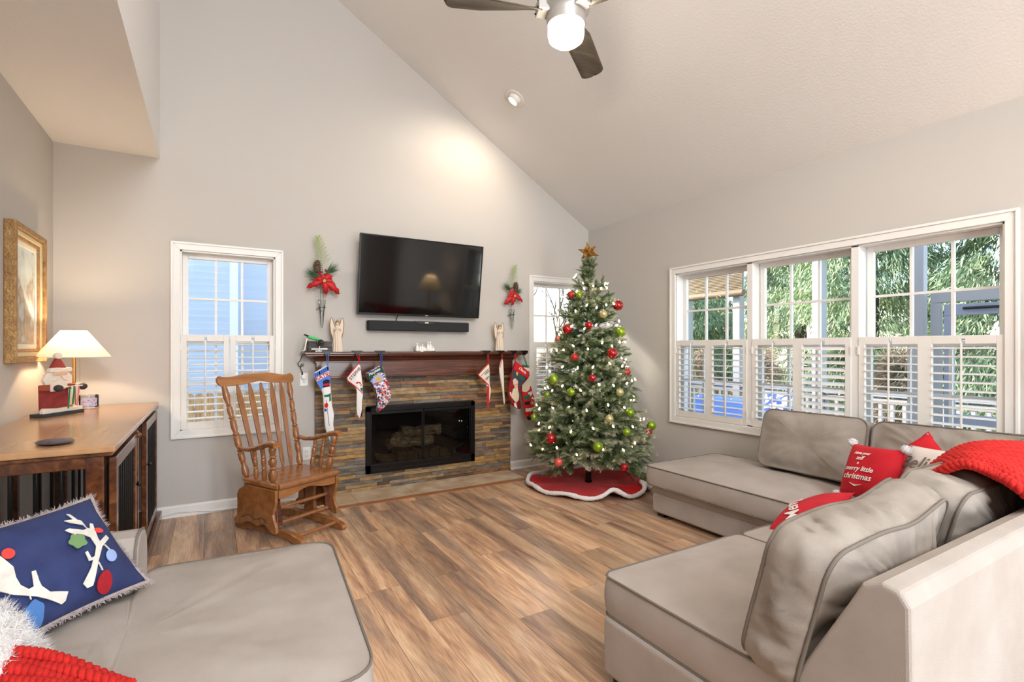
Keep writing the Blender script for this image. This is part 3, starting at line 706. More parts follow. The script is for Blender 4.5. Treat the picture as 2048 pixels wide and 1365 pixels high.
# ---- stocking holders and stockings
def px_outline(pts, y, org):
    return [((onY(a, b_, y) - org).x, (onY(a, b_, y) - org).z) for a, b_ in pts]
def puffy(poly, th, edge=0.006, T=None):
    # closed outline, bulged front and back (along local y)
    n = len(poly); cx = sum(p[0] for p in poly) / n; cz = sum(p[1] for p in poly) / n
    # densify
    P = []
    for i in range(n):
        a, b_ = poly[i], poly[(i + 1) % n]
        for k_ in range(3): P.append((a[0] + (b_[0] - a[0]) * k_ / 3, a[1] + (b_[1] - a[1]) * k_ / 3))
    # round the corners a little
    for _ in range(1): P = [((P[i - 1][0] + 2 * P[i][0] + P[(i + 1) % len(P)][0]) / 4, (P[i - 1][1] + 2 * P[i][1] + P[(i + 1) % len(P)][1]) / 4) for i in range(len(P))]
    k = len(P)
    def inset(d):
        out = []
        area = sum(P[i][0] * P[(i + 1) % k][1] - P[(i + 1) % k][0] * P[i][1] for i in range(k)); sg = 1 if area > 0 else -1
        for i in range(k):
            a, b_ = P[i - 1], P[(i + 1) % k]; tx, tz = b_[0] - a[0], b_[1] - a[1]; ln = math.hypot(tx, tz) or 1
            out.append((P[i][0] - sg * tz / ln * d, P[i][1] + sg * tx / ln * d))
        return out
    rings = [(P, 0.0), (inset(edge * .35), .6), (inset(edge), 1.0)]
    b = MB(); vs = []; fs = []
    for (ring, u) in rings:
        vs += [(x, -th * u - .001, z) for x, z in ring]
    for (ring, u) in rings:
        vs += [(x, th * u + .001, z) for x, z in ring]
    for s, base in ((0, 0), (1, 3 * k)):
        for r in range(2):
            for i in range(k):
                q = (base + r * k + i, base + r * k + (i + 1) % k, base + (r + 1) * k + (i + 1) % k, base + (r + 1) * k + i)
                fs.append(q if s == 0 else q[::-1])
        fs.append(tuple(base + 2 * k + i for i in range(k)) if s == 0 else tuple(base + 2 * k + i for i in range(k - 1, -1, -1)))
    for i in range(k): fs.append((i, (i + 1) % k, 3 * k + (i + 1) % k, 3 * k + i))
    return b.add(vs, fs, T)
HY = 4.838
hang = [(655, 'leftmost'), (716, ''), (762, ''), (975, ''), (1003, ''), (1029, ''), (1050, '')]
hlab = ['black metal stocking holder on the mantel for the snowman stocking', 'black metal stocking holder for the white name stocking with red edge', 'black metal stocking holder for the dark tapestry stocking',
        'black metal stocking holder for the cream stocking with red edge', 'black metal stocking holder for the thin cream stocking', 'black metal stocking holder for the red cuffed stocking', 'rightmost black metal stocking holder at the mantel end']
HX = []
for (px, _), lb in zip(hang, hlab):
    p = onY(px, 709, HY); HX.append(p.x)
    t = thing('stocking_holder', lb, 'stocking holder', (p.x, 0, MZ), group='stocking holders on the mantel')
    MB().box(-.04, .04, 4.852, 4.93, 0.0005, .008).build('top_plate', 'black_metal', t, bevel=0.002)
    MB().prism([(-.045, .006), (.045, .006), (.045, -.006), (.022, -.014), (.016, -.045), (-.016, -.045), (-.022, -.014), (-.045, -.006)], 4.844, 4.852, 'y').build('front_plate', 'black_metal', t, bevel=0.002)
    MB().tube([(0, 4.846, -.03), (0, 4.832, -.038), (0, 4.826, -.03), (0, 4.826, -.022)], .003, 6).build('hook', 'black_metal', t)
cols = {'sk_blue': (86, 128, 204), 'sk_navy': (28, 26, 60), 'sk_red': (206, 24, 30), 'sk_white': (236, 232, 230), 'sk_green': (24, 110, 76), 'sk_dkgreen': (30, 78, 66), 'sk_pink': (226, 120, 120), 'sk_skin': (224, 178, 150), 'sk_black': (22, 20, 22),
        'sk_stripe': (44, 84, 176), 'sk_yellow': (224, 172, 40), 'sk_night': (62, 72, 84), 'sk_beard': (224, 206, 180), 'sk_maroon': (142, 20, 28), 'sk_cream': (232, 220, 204), 'sk_tapblue': (70, 74, 140), 'sk_lilac': (170, 180, 214), 'sk_brown': (120, 70, 54)}
for k_, v_ in cols.items(): mat(k_, v_, 0.9, bump=0.15, bscale=600)
def tapestry():
    m, n, l, b = _nt('sk_tapestry'); tc = n.new('ShaderNodeTexCoord'); v = n.new('ShaderNodeTexVoronoi'); v.inputs['Scale'].default_value = 75
    l.new(tc.outputs['Object'], v.inputs['Vector']); sp = n.new('ShaderNodeSeparateColor'); l.new(v.outputs['Color'], sp.inputs[0])
    cr = ramp(n, [(0, (206, 206, 222)), (.16, (70, 78, 150)), (.3, (188, 48, 50)), (.42, (222, 196, 176)), (.55, (40, 60, 70)), (.66, (150, 158, 200)), (.78, (206, 110, 80)), (.9, (236, 232, 226))], True)
    l.new(sp.outputs[0], cr.inputs['Fac']); l.new(cr.outputs[0], b.inputs['Base Color']); b.inputs['Roughness'].default_value = 0.9; M['sk_tapestry'] = m
tapestry()
def stocking(i, label, outline, m, th, y=HY - .012, loop='sk_red', loop_to=None, patches=(), yaw=0.0):
    org = Vector((HX[i], y, MZ - .03))
    t = thing('stocking', label, 'stocking', org, group='christmas stockings on the mantel')
    poly = px_outline(outline, y, org)
    puffy(poly, th).build('body', m, t, smooth=60)
    tp = px_outline([loop_to], y, org)[0]
    MB().tube([(0, 0, .005), (-.008, 0, -.01), (tp[0] - .004, 0, tp[1] + .01), (tp[0], 0, tp[1] - .012), (tp[0] + .006, 0, tp[1] + .01), (.006, 0, -.01)], .0035, 6, closed=True).build('hanging_loop', loop, t, smooth=60)
    for j, (nm, pm, pts) in enumerate(patches):
        MB().prism(px_outline(pts, y, org), -th - .003 - .0006 * (j % 4), -th + .001, 'y').build(nm, pm, t)
    return t, org
def line_text(t, org, s, a, b_, y, size, m, th, shear=0.0, space=1.0):
    # lettering whose baseline runs from pixel a to pixel b
    A = onY(a[0], a[1], y) - org; B = onY(b_[0], b_[1], y) - org; d = (B - A).normalized(); c = (A + B) / 2; up = Vector((-d.z, 0, d.x))
    return text_part(s, size, m, t, basis((c.x, -th - .0045, c.z), d, up, (0, -1, 0)), 0.0006, shear, space=space, offset=0.0006)
th = .014
t, og = stocking(0, 'long blue and white knitted stocking with a snowman and red letters', [(625.7, 747.4), (640, 739), (655.4, 729.6), (658, 742.8), (662, 782), (663.3, 808.7), (668.6, 829.8), (667, 840), (666.5, 853), (670, 868), (667, 884), (660, 884), (655, 872), (649.5, 855), (648, 835), (645.5, 789), (642, 779.7), (631.6, 762.5)], 'sk_white', th, loop='sk_blue', loop_to=(655, 731),
    patches=[('cuff', 'sk_blue', [(626.2, 748.6), (641, 740.5), (655, 731.5), (657.2, 741.5), (641, 750.5), (628.2, 757)]),
             ('sky_patch', 'sk_blue', [(632, 764), (645, 757), (659, 750), (660.5, 764), (659, 770), (645.5, 775), (642.5, 779), (636.5, 772)]),
             ('hat', 'sk_navy', [(644.8, 763), (651, 759), (658.5, 760), (658.8, 771), (659.5, 773), (644, 776), (646.2, 772)]), ('hat_band', 'sk_red', [(646.6, 768), (658.6, 766.5), (658.8, 770.5), (647, 772)]),
             ('snowman_head', 'sk_white', [(646.6, 776), (658.4, 773.5), (660, 783), (656, 789), (648.5, 788)]), ('scarf', 'sk_green', [(647, 790.5), (657, 789), (660.5, 785.5), (661.3, 801), (657.8, 804), (658, 793.5), (648.5, 794.5)]),
             ('mitten', 'sk_red', [(648.5, 808), (654, 805.5), (656, 811), (653.5, 816), (648.4, 815)]), ('cuff_blue', 'sk_stripe', [(648, 817), (653, 819), (652, 823.5), (648.5, 823)]), ('broom', 'sk_navy', [(651.6, 800), (652.4, 800), (658.2, 852), (657.3, 852)]),
             ('toe', 'sk_blue', [(659, 872), (669, 868), (666.6, 883), (660.4, 883)])] +
            [('stripe', 'sk_stripe', [(628.5 + 4.1 * q, 748.6 - 2.35 * q), (631.2 + 4.1 * q, 747 - 2.35 * q), (632.2 + 4.1 * q, 753.2 - 2.2 * q), (629.6 + 4.1 * q, 754.6 - 2.2 * q)]) for q in range(7)])
line_text(t, og, 'KATIE', (630.5, 759), (658, 747.5), HY - .012, .050, 'sk_red', th, space=.95)
th = .006
t, og = stocking(1, 'white stocking with red edge and stitched name turned sideways', [(719.4, 723.6), (692.3, 756), (695, 762.5), (704, 768.5), (713.4, 776.5), (713, 805), (713.4, 828.5), (719.4, 838.4), (724.6, 829.8), (723.6, 803.4), (726.6, 789), (724.5, 765), (722.7, 749.4)], 'sk_white', th, loop='sk_red', loop_to=(718.5, 724),
    patches=[('red_edge', 'sk_red', [(718.6, 724.2), (719.4, 725.8), (694, 756.3), (692.5, 755.8)]), ('red_edge', 'sk_red', [(692.5, 756), (694, 756), (696, 761.5), (713.6, 774.8), (726, 787), (725.6, 789), (713.4, 776.6), (695, 762.8)]), ('red_edge', 'sk_pink', [(713.4, 829), (719.4, 837), (724.6, 829.8), (725.2, 812), (724.4, 829), (719.4, 838.6), (713, 829.2)]),
             ('candy_cane', 'sk_red', [(711, 767), (714.5, 763.5), (720, 764.5), (723, 771), (719.6, 774.5), (721.5, 769.5), (717, 766), (713.5, 768)]), ('holly', 'sk_green', [(720, 777), (724.5, 775), (725.6, 784), (722, 782)])])
line_text(t, og, 'STEPHE', (699.5, 760), (720.5, 735.5), HY - .012, .042, 'sk_brown', th, space=1.05)
th = .016
t, og = stocking(2, 'dark green tapestry stocking with a busy christmas scene above the firebox', [(763.5, 729.6), (746, 738), (729.3, 747.4), (734, 758), (739.8, 766.5), (749, 779.7), (752.3, 799.5), (752.6, 815), (753, 824.5), (756.3, 825), (767.5, 816.6), (776, 807), (780.7, 799.5), (782.7, 785), (776.7, 767.8), (768.8, 745.4)], 'sk_tapestry', th, loop='sk_stripe', loop_to=(762.5, 731),
    patches=[('green_cuff', 'sk_dkgreen', [(731.5, 748.2), (762.5, 731.8), (768, 746.5), (758, 745), (747, 751), (741, 760.5), (739.5, 764.5)]), ('arched_window', 'sk_lilac', [(744, 768), (744, 759), (749, 752), (757, 749), (764, 753), (768, 760), (757, 764)]), ('window_glow', 'sk_yellow', [(750, 757), (758, 753), (761, 760), (753, 763)]), ('dark_edge', 'sk_black', [(729.6, 748.6), (731, 748.2), (741, 765.5), (750.4, 779.5), (753.8, 800), (754.2, 823), (753, 824), (752.4, 800), (749, 780.5), (739.6, 767)]),
             ('red_figure', 'sk_red', [(768, 762), (774, 763), (777, 772), (772, 771)]), ('red_toe', 'sk_red', [(755.6, 817), (760, 815.8), (762.5, 819), (757.8, 822)])])
line_text(t, og, 'Marykate', (736.5, 750.5), (758.5, 738), HY - .012, .036, 'sk_white', th, shear=.25, space=.9)
th = .005
t, og = stocking(3, 'cream stocking with red edge and green letters right of the firebox', [(977.5, 725.2), (954.6, 750.4), (964, 759), (973.5, 769), (974.6, 790), (974, 816), (977.5, 817), (978.8, 800), (981.6, 787), (981.6, 776.8), (978.9, 769.7), (979.2, 739)], 'sk_cream', th, loop='sk_red', loop_to=(976.6, 726),
    patches=[('red_edge', 'sk_red', [(976.8, 725.6), (977.6, 727.4), (956.2, 750.5), (954.6, 750.2)]), ('red_edge', 'sk_red', [(954.8, 750.4), (956.6, 750.2), (966, 758.8), (977, 769.8), (978, 774), (973.6, 769.4), (963.6, 759.4)]), ('red_lining', 'sk_red', [(973.8, 772), (977.8, 774.5), (977.4, 816), (974, 815.8)]), ('stripe', 'sk_brown', [(960.5, 752.6), (976.2, 737), (976.4, 737.6), (960.9, 753.2)])])
line_text(t, og, 'HO', (969.8, 749), (977.2, 741.5), HY - .012, .040, 'sk_dkgreen', th); line_text(t, og, 'OH', (970.6, 760.5), (977.4, 753), HY - .012, .036, 'sk_dkgreen', th)
t, og = stocking(4, 'thin cream stocking seen edge on between the two red ones', [(1003.3, 717.5), (997.4, 737), (1000.3, 758), (1005, 783.8), (1006.2, 802.5), (1008, 809.6), (1010.3, 807), (1007.8, 783.8), (1007.2, 746.3), (1005.6, 720.5)], 'sk_cream', .012, loop='sk_red', loop_to=(1004, 719), patches=[('red_edge', 'sk_pink', [(998.6, 735), (1002.6, 719.5), (1003.6, 719.5), (999.4, 736)])])
th = .016
t, og = stocking(5, 'stocking with red cuff and white script and an old bearded man in fur hat', [(1030.2, 721.7), (1044, 733), (1057.8, 745), (1057.2, 755.6), (1049, 764), (1042.5, 772), (1036.7, 787.3), (1038.4, 799), (1042.5, 814.3), (1040.2, 818.4), (1034.3, 819.5), (1025.5, 812.5), (1018, 799), (1015, 789.6), (1015.6, 776.7), (1021.4, 756.8), (1023.8, 740.4)], 'sk_maroon', th, loop='sk_red', loop_to=(1030.4, 724),
    patches=[('red_cuff', 'sk_red', [(1030, 722.8), (1057, 745.6), (1053.8, 756.5), (1039, 747), (1026, 738.5)]), ('night_sky', 'sk_night', [(1025.4, 739.6), (1039, 748), (1050.4, 756.4), (1043.6, 766), (1037, 779), (1034, 762), (1029, 757), (1021.6, 757.5)]),
             ('lantern', 'sk_yellow', [(1030.4, 744), (1034.6, 745), (1033.6, 752), (1030.6, 750)]), ('holly', 'sk_green', [(1041, 753), (1047, 757), (1044, 762), (1038.6, 758)]), ('fur_hat', 'sk_beard', [(1024, 761), (1028, 756), (1033.4, 759), (1034.6, 767), (1025.4, 770)]), ('face', 'sk_skin', [(1026.6, 770), (1033.8, 768), (1034, 776), (1027.6, 778)]),
             ('beard', 'sk_beard', [(1024.6, 778), (1028, 777), (1033.6, 776), (1036, 788), (1035.6, 800), (1030.4, 806), (1025.6, 800), (1020.4, 794)]), ('mitt', 'sk_beard', [(1017.6, 785), (1020.4, 784), (1021.6, 791), (1018.6, 792)]), ('fur_trim', 'sk_cream', [(1026.6, 805.5), (1030.4, 806.5), (1033.4, 818), (1027, 813)])])
line_text(t, og, 'Charlie', (1033.2, 733.2), (1053, 749.4), HY - .012, .040, 'sk_white', th, shear=.25, space=.95)
th = .014
t, og = stocking(6, 'red suited felt stocking with black belt nearest the tree', [(1042.5, 728.7), (1056, 731), (1057.8, 746), (1060, 765), (1063.6, 782.6), (1070, 802.5), (1067.5, 817.8), (1063, 830.6), (1062.5, 840), (1055.4, 841), (1050, 830.6), (1047, 807), (1042.5, 787), (1041, 760)], 'sk_red', th, y=HY + .035, loop='sk_green', loop_to=(1053, 732),
    patches=[('green_top', 'sk_green', [(1042.6, 729.4), (1056, 731.4), (1056.4, 735.4), (1042.6, 734)]), ('cream_cuff', 'sk_cream', [(1042.4, 735), (1056.6, 736.4), (1057.4, 743), (1042, 742)]), ('beard', 'sk_beard', [(1042.2, 752), (1058.2, 752), (1060.2, 770), (1056.6, 780), (1050.5, 785), (1042.8, 783)]), ('mitten', 'sk_green', [(1046, 793), (1058, 789), (1058.6, 797), (1046.6, 800)]), ('fur_cuff', 'sk_cream', [(1054, 786), (1062.4, 782.6), (1063.4, 789), (1058.6, 793)]),
             ('belt', 'sk_black', [(1047.8, 804), (1058, 802.6), (1058.4, 809.4), (1048.6, 811)]), ('fur_hem', 'sk_cream', [(1049.4, 817.4), (1067, 815.6), (1066, 821.6), (1050, 824)]), ('boot', 'sk_black', [(1052, 834), (1063, 832), (1062.2, 840), (1055.6, 841)])])
# ================================================================ ROCKING CHAIR (GLIDER)
def align(p0, p1):
    p0 = Vector(p0); p1 = Vector(p1); d = p1 - p0
    q = d.to_track_quat('Z', 'Y').to_matrix().to_4x4()
    return Matrix.Translation(p0) @ q, d.length
def turned(p0, p1, prof, n=12, k=1.28):
    T, L = align(p0, p1); return MB().lathe([(r * k, z * L) for r, z in prof], n, T)
def beads(r, zs, rb, base):
    # base: list of (r,z); insert ring beads at zs
    out = list(base)
    for z in zs: out += [(r * .72, z - .018), (rb, z - .010), (rb, z + .002), (r * .72, z + .010)]
    return sorted(out, key=lambda q: q[1])
rk = thing('glider_rocking_chair', 'honey oak glider rocking chair with turned spindles before the left window', 'rocking chair', (0.535, 4.275, 0), math.radians(29))
O1, O2 = 'oak_honey', 'oak_honey_flat'
SZ = 0.43
seat = [(-.275, -.19), (-.268, -.215), (.268, -.215), (.275, -.19), (.272, .18), (.25, .24), (.18, .262), (-.18, .262), (-.25, .24), (-.272, .18)]
MB().prism(seat, SZ - .042, SZ, 'z').build('seat', O2, rk, bevel=0.016, seg=4, smooth=40)
MB().tube([(-.262, -.212, SZ - .022), (.262, -.212, SZ - .022)], .024, 12).build('seat_front_roll', O1, rk, smooth=40)
ap = [(-.25, SZ - .04), (.25, SZ - .04), (.25, SZ - .11)] + [(.25 - .5 * i / 12, SZ - .11 + .035 * math.sin(PI * i / 12) ** 2 - .01 * math.sin(2 * PI * i / 12) ** 2) for i in range(1, 12)] + [(-.25, SZ - .11)]
MB().prism(ap, -.205, -.183, 'y').build('front_apron', O2, rk, bevel=0.004)
MB().box(-.262, .262, -.195, .20, SZ - .062, SZ - .04).build('seat_rail', O1, rk, bevel=0.006)
# hanging side panels with scalloped lower edge (local y = depth, front is -y)
sp = [(-.205, SZ - .045), (.12, SZ - .045), (.18, SZ - .06), (.235, SZ - .09), (.26, SZ - .13), (.255, SZ - .2), (.262, SZ - .29), (.29, .118), (.30, .10), (.292, .085), (.25, .078), (.20, .085), (.14, .115), (.10, .125), (.055, .108), (.03, .1), (.0, .105), (-.045, .122), (-.085, .118), (-.12, .095), (-.16, .075), (-.20, .072), (-.215, .085), (-.21, .12), (-.185, .17), (-.175, .21), (-.19, .25), (-.205, .30)]
for s in (-1, 1):
    MB().prism(sp, s * .268 - .011, s * .268 + .011, 'x').build('side_panel', O2, rk, bevel=0.004)
    # carved groove line follows the scallop
    gv = [(.2, .135), (.17, .15), (.13, .165), (.09, .168), (.055, .152), (.03, .146), (.0, .152), (-.04, .168), (-.08, .162), (-.11, .14)]
    MB().tube([(s * .280, a, b_) for a, b_ in gv], .004, 6).build('carved_line', 'mantel_wood', rk, smooth=60)
    ft = [(-.38, .0), (-.30, .0), (-.24, .018), (.24, .018), (.30, .0), (.39, .0), (.41, .02), (.40, .05), (.34, .055), (.24, .075), (-.18, .075), (-.27, .07), (-.34, .055), (-.39, .04), (-.40, .02)]
    MB().prism([(a, b_) for a, b_ in ft], s * .185 - .022, s * .185 + .022, 'x').build('base_runner', O2, rk, bevel=0.008, seg=3)
    up = [(-.06, .07), (.08, .07), (.06, .2), (.07, .3), (-.05, .3), (-.04, .2)]
    MB().prism(up, s * .185 - .014, s * .185 + .014, 'x').build('base_upright', O1, rk, bevel=0.004)
    for yy in (-.13, .12):
        T, L = align((s * .215, yy, .31), (s * .215, yy - .03, .13))
        MB().prism([(-.025, -.02), (.025, -.02), (.018, .1), (.024, .2), (-.024, .2), (-.018, .1)], -.008, .008, 'y', T).build('swing_arm', 'mantel_wood', rk, bevel=0.004)
        MB().tube([(s * .20, yy, .30), (s * .235, yy, .30)], .014, 10).build('pivot', 'black_metal', rk)
for (yy, zz, r) in ((-.15, .24, .013), (-.17, .135, .013), (-.30, .045, .014), (.15, .135, .013), (-.06, .10, .012)):
    MB().tube([(-.2, yy, zz), (.2, yy, zz)], r, 10).build('stretcher', O1, rk, smooth=40)
# crest rail, posts and slats
def crest():
    out = []; n = 26; hw_ = .288
    def mid_(u): return 1.152 + .014 * math.cos(PI * u) + .012 * u * u
    def half(u): return .036 - .006 * math.cos(2 * PI * u) * (1 - abs(u)) + .006 * abs(u) ** 3
    for i in range(n + 1): u = -1 + 2 * i / n; out.append((u * hw_, mid_(u) + half(u) + .010 * math.cos(PI * u * .9)))
    e = half(1) + .004
    for i in range(1, 8): a = PI / 2 - PI * i / 8; out.append((hw_ + e * math.cos(a), mid_(1) + e * math.sin(a)))
    for i in range(n, -1, -1): u = -1 + 2 * i / n; out.append((u * hw_, mid_(u) - half(u)))
    for i in range(1, 8): a = -PI / 2 - PI * i / 8; out.append((-hw_ + e * math.cos(a), mid_(-1) + e * math.sin(a)))
    return out
lean = math.atan(.24 / .74)
def backpt(x, z): return (x, .20 + (z - SZ) * .325, z)
b = MB(); cr_ = crest(); vs = []; fs = []; k = len(cr_)
for (dy) in (-.014, .014):
    for (x, z) in cr_: vs.append((x, .20 + (z - SZ) * .325 + dy - .35 * (0.106 - x * x) * .35, z))
fs = [tuple(range(k)), tuple(range(2 * k - 1, k - 1, -1))] + [((i + 1) % k, i, k + i, k + (i + 1) % k) for i in range(k)]
b.add(vs, fs).build('crest_rail', O2, rk, bevel=0.008, seg=3)
post = [(.013, 0), (.02, .03), (.02, .08), (.012, .13), (.017, .15), (.012, .155), (.017, .17), (.019, .25), (.012, .265), (.018, .275), (.018, .285), (.012, .295), (.019, .33), (.019, .42), (.012, .435), (.018, .445), (.018, .46), (.012, .47), (.018, .52), (.018, .60), (.012, .615), (.018, .625), (.018, .635), (.012, .645), (.017, .69), (.016, .74), (.011, .755), (.016, .765), (.011, .775), (.014, .80), (.02, .86), (.018, .91), (.012, 1.0)]
for s in (-1, 1):
    turned((s * .235, .205, SZ), tuple(Vector(backpt(s * .285, 1.13)) - Vector((0, .0, 0))), post).build('back_post', O1, rk, smooth=50)
for i in range(5):
    xb = -.15 + .075 * i; xt = -.19 + .095 * i
    p0 = Vector(backpt(xb, SZ)); p1 = Vector(backpt(xt, 1.125)) - Vector((0, .035 * (1 - (xt / .3) ** 2), 0)); T, L = align(p0, p1)
    w = [(.006, 0), (.011, .05), (.018, .12), (.016, .3), (.020, .6), (.022, .78), (.02, .88), (.007, 1.0)]
    poly = [(a, z * L) for a, z in w] + [(-a, z * L) for a, z in reversed(w)]
    # orient the flat face to the sitter
    d = (p1 - p0).normalized(); xax = Vector((1, 0, 0)); xax = (xax - d * xax.dot(d)).normalized(); yax = d.cross(xax)
    MB().prism(poly, -.007, .007, 'y', basis(p0, xax, yax, d)).build('back_slat', O1, rk, bevel=0.003)
# arms
thin = [(.008, 0), (.014, .1), (.014, .28), (.009, .36), (.014, .4), (.009, .44), (.013, .52), (.013, .66), (.009, .7), (.014, .74), (.009, .78), (.012, .86), (.01, 1.0)]
thick = [(.010, 0), (.022, .1), (.024, .25), (.013, .36), (.022, .41), (.013, .45), (.021, .52), (.023, .6), (.013, .68), (.021, .72), (.013, .76), (.018, .84), (.021, .93), (.012, 1.0)]
for s in (-1, 1):
    x0 = s * .262
    path = [(x0, .255, .655), (x0 + s * .004, .18, .645), (x0 + s * .01, .08, .655), (x0 + s * .016, -.03, .685), (x0 + s * .02, -.12, .712), (x0 + s * .022, -.185, .722), (x0 + s * .022, -.225, .716)]
    a = MB(); vs = []; fs = []
    ws = [.02, .022, .024, .027, .031, .033, .026]; hs = [.013, .015, .016, .017, .019, .024, .02]
    for p, w, h in zip(path, ws, hs):
        for kk_ in range(12):
            t = 2 * PI * kk_ / 12; vs.append((p[0] + w * math.cos(t), p[1], p[2] + h * math.sin(t) * (1 if math.sin(t) > 0 else 1.2)))
    n = len(path)
    for i in range(n - 1):
        for kk_ in range(12): fs.append((i * 12 + kk_, i * 12 + (kk_ + 1) % 12, (i + 1) * 12 + (kk_ + 1) % 12, (i + 1) * 12 + kk_))
    fs += [tuple(range(11, -1, -1)), tuple((n - 1) * 12 + q for q in range(12))]
    a.add(vs, fs).build('armrest', O2, rk, smooth=60)
    turned((s * .245, -.13, SZ), (s * .278, -.17, .70), thick).build('arm_post', O1, rk, smooth=50)
    turned((s * .245, -.03, SZ), (s * .272, -.05, .672), thin).build('arm_spindle', O1, rk, smooth=50)
    turned((s * .243, .07, SZ), (s * .27, .055, .645), thin).build('arm_spindle', O1, rk, smooth=50)

# ================================================================ CRATE TABLE AND WHAT STANDS ON IT
CZ = 0.967; cx0, cx1, cy0, cy1 = -1.012, -0.37, 2.86, 5.035
ct = thing('crate_table', 'long dark wood kennel table with black bars along the left wall', 'crate table', ((cx0 + cx1) / 2, (cy0 + cy1) / 2, 0))
ox, oy = -(cx0 + cx1) / 2, -(cy0 + cy1) / 2
def cb_(nm, m, x0, x1, y0, y1, z0, z1, bev=.004, par=None): return MB().box(x0 + ox, x1 + ox, y0 + oy, y1 + oy, z0, z1).build(nm, m, par or ct, bevel=bev)
cb_('table_top', 'crate_top_wood', cx0, cx1, cy0, cy1, CZ - .03, CZ, .006)
cb_('edge_moulding', 'crate_wood', cx0 + .012, cx1 - .014, cy0 + .014, cy1, CZ - .048, CZ - .03)
cb_('top_rail', 'crate_wood', cx0 + .02, cx1 - .05, cy0 + .03, cy0 + .06, CZ - .10, CZ - .046)
cb_('top_rail', 'crate_wood', cx1 - .075, cx1 - .045, cy0 + .06, cy1 - .02, CZ - .10, CZ - .046)
cb_('plinth', 'crate_wood', cx0 + .01, cx1 + .02, cy0 + .01, cy1 - .002, 0.0, .075)
cb_('kennel_floor', 'crate_wood', cx0 + .02, cx1 - .02, cy0 + .03, cy1 - .02, .075, .09)
for (x, y) in ((cx1 - .11, cy0 + .025), (cx0 + .015, cy0 + .025), (cx1 - .11, cy1 - .09), (cx0 + .015, cy1 - .09)):
    cb_('corner_post', 'crate_wood', x, x + .065, y, y + .045, .075, CZ - .046)
mid = (cy0 + cy1) / 2
cb_('corner_post', 'crate_wood', cx1 - .075, cx1 - .045, mid - .03, mid + .0, .075, CZ - .046)
cb_('divider_frame', 'crate_wood', cx0 + .02, cx0 + .06, mid - .02, mid + .02, .09, CZ - .046)
bar = None
def add_bar(x, y, par):
    global bar
    if bar is None: bar = MB().tube([(0, 0, .08), (0, 0, CZ - .06)], .0085, 8).build('bar', 'black_metal', par, smooth=60); o = bar
    else: o = link_copy(bar, par)
    o.location = (x, y, 0)
for q in range(6): add_bar(cx0 + .12 + q * .082 + ox, cy0 + .045 + oy, ct)          # near end
for q in range(5): add_bar(cx0 + .035 + ox, cy0 + .3 + q * .4 + oy, ct)           # wall side
for q in range(3): add_bar(cx0 + .15 + q * .17 + ox, cy1 - .06 + oy, ct)           # far end
for q in range(3): add_bar(cx0 + .15 + q * .15 + ox, mid + oy, ct)                   # divider
def crate_door(ya, yb, ang, hinge_far):
    # barred door standing just proud of the front face
    hy = yb if hinge_far else ya; w = yb - ya
    e = bpy.data.objects.new('door', None); C.objects.link(e); e.parent = ct; e.location = (cx1 - .018 + ox, hy + oy, 0); e.rotation_euler = (0, 0, ang)
    sg = -1 if hinge_far else 1
    b = MB(); z0, z1 = .10, CZ - .062
    for (u0, u1) in ((0, .055), (w - .055, w)): b.box(-.014, .014, min(sg * u0, sg * u1), max(sg * u0, sg * u1), z0, z1)
    b.box(-.013, .013, min(sg * .055, sg * (w - .055)), max(sg * .055, sg * (w - .055)), z1 - .06, z1); b.box(-.013, .013, min(sg * .055, sg * (w - .055)), max(sg * .055, sg * (w - .055)), z0, z0 + .06)
    b.build('door_frame', 'crate_wood', e, bevel=0.003)
    n = max(4, int((w - .11) / .075))
    for q in range(n):
        o = link_copy(bar, e); o.location = (0, sg * (.055 + (w - .11) * (q + .5) / n), 0.0); o.scale = (1, 1, .93)
    MB().sphere((.028, sg * (w - .03), .62), .014, 10, 6).build('knob', 'black_metal', e, smooth=60)
crate_door(cy0 + .06, mid - .30, 0.0, False)
crate_door(mid + .22, cy1 - .10, -0.0, True)
cb_('latch_bracket', 'crate_wood', cx1 - .03, cx1 + .0, mid - .28, mid - .245, .1, CZ - .05)
MB().sphere((cx1 - .0 + ox, mid - .262 + oy, CZ - .075), .016, 10, 6).build('finial', 'crate_wood', ct, smooth=60)

# table lamp
mat('lamp_shade', (244, 226, 196), 0.9)
def shade_mat():
    m = bpy.data.materials.new('parchment_shade'); m.use_nodes = True; n = m.node_tree.nodes; l = m.node_tree.links; n.clear()
    o = n.new('ShaderNodeOutputMaterial'); d = n.new('ShaderNodeBsdfDiffuse'); t = n.new('ShaderNodeBsdfTranslucent'); mx = n.new('ShaderNodeMixShader')
    d.inputs['Color'].default_value = L3((246, 234, 214)); t.inputs['Color'].default_value = L3((255, 236, 205)); mx.inputs[0].default_value = 0.2
    l.new(d.outputs[0], mx.inputs[1]); l.new(t.outputs[0], mx.inputs[2]); l.new(mx.outputs[0], o.inputs[0]); M['parchment_shade'] = m
shade_mat()
mat('bulb_glow', (255, 240, 210), 0.5, emit=(255, 222, 170), estr=25)
lx, ly = -0.818, 4.557
lp = thing('table_lamp', 'small brass column lamp with a lit cone shade on the crate table', 'lamp', (lx, ly, CZ))
MB().lathe([(.055, 0), (.055, .012), (.044, .02), (.042, .034), (.02, .045), (.012, .05)], 20).build('base', 'brass', lp, smooth=40)
MB().tube([(0, 0, .04), (0, 0, .43)], .011, 12).build('column', 'brass', lp, smooth=40)
MB().lathe([(.205, .378), (.072, .56)], 40, cap=False).build('lamp_shade', 'parchment_shade', lp, smooth=60)
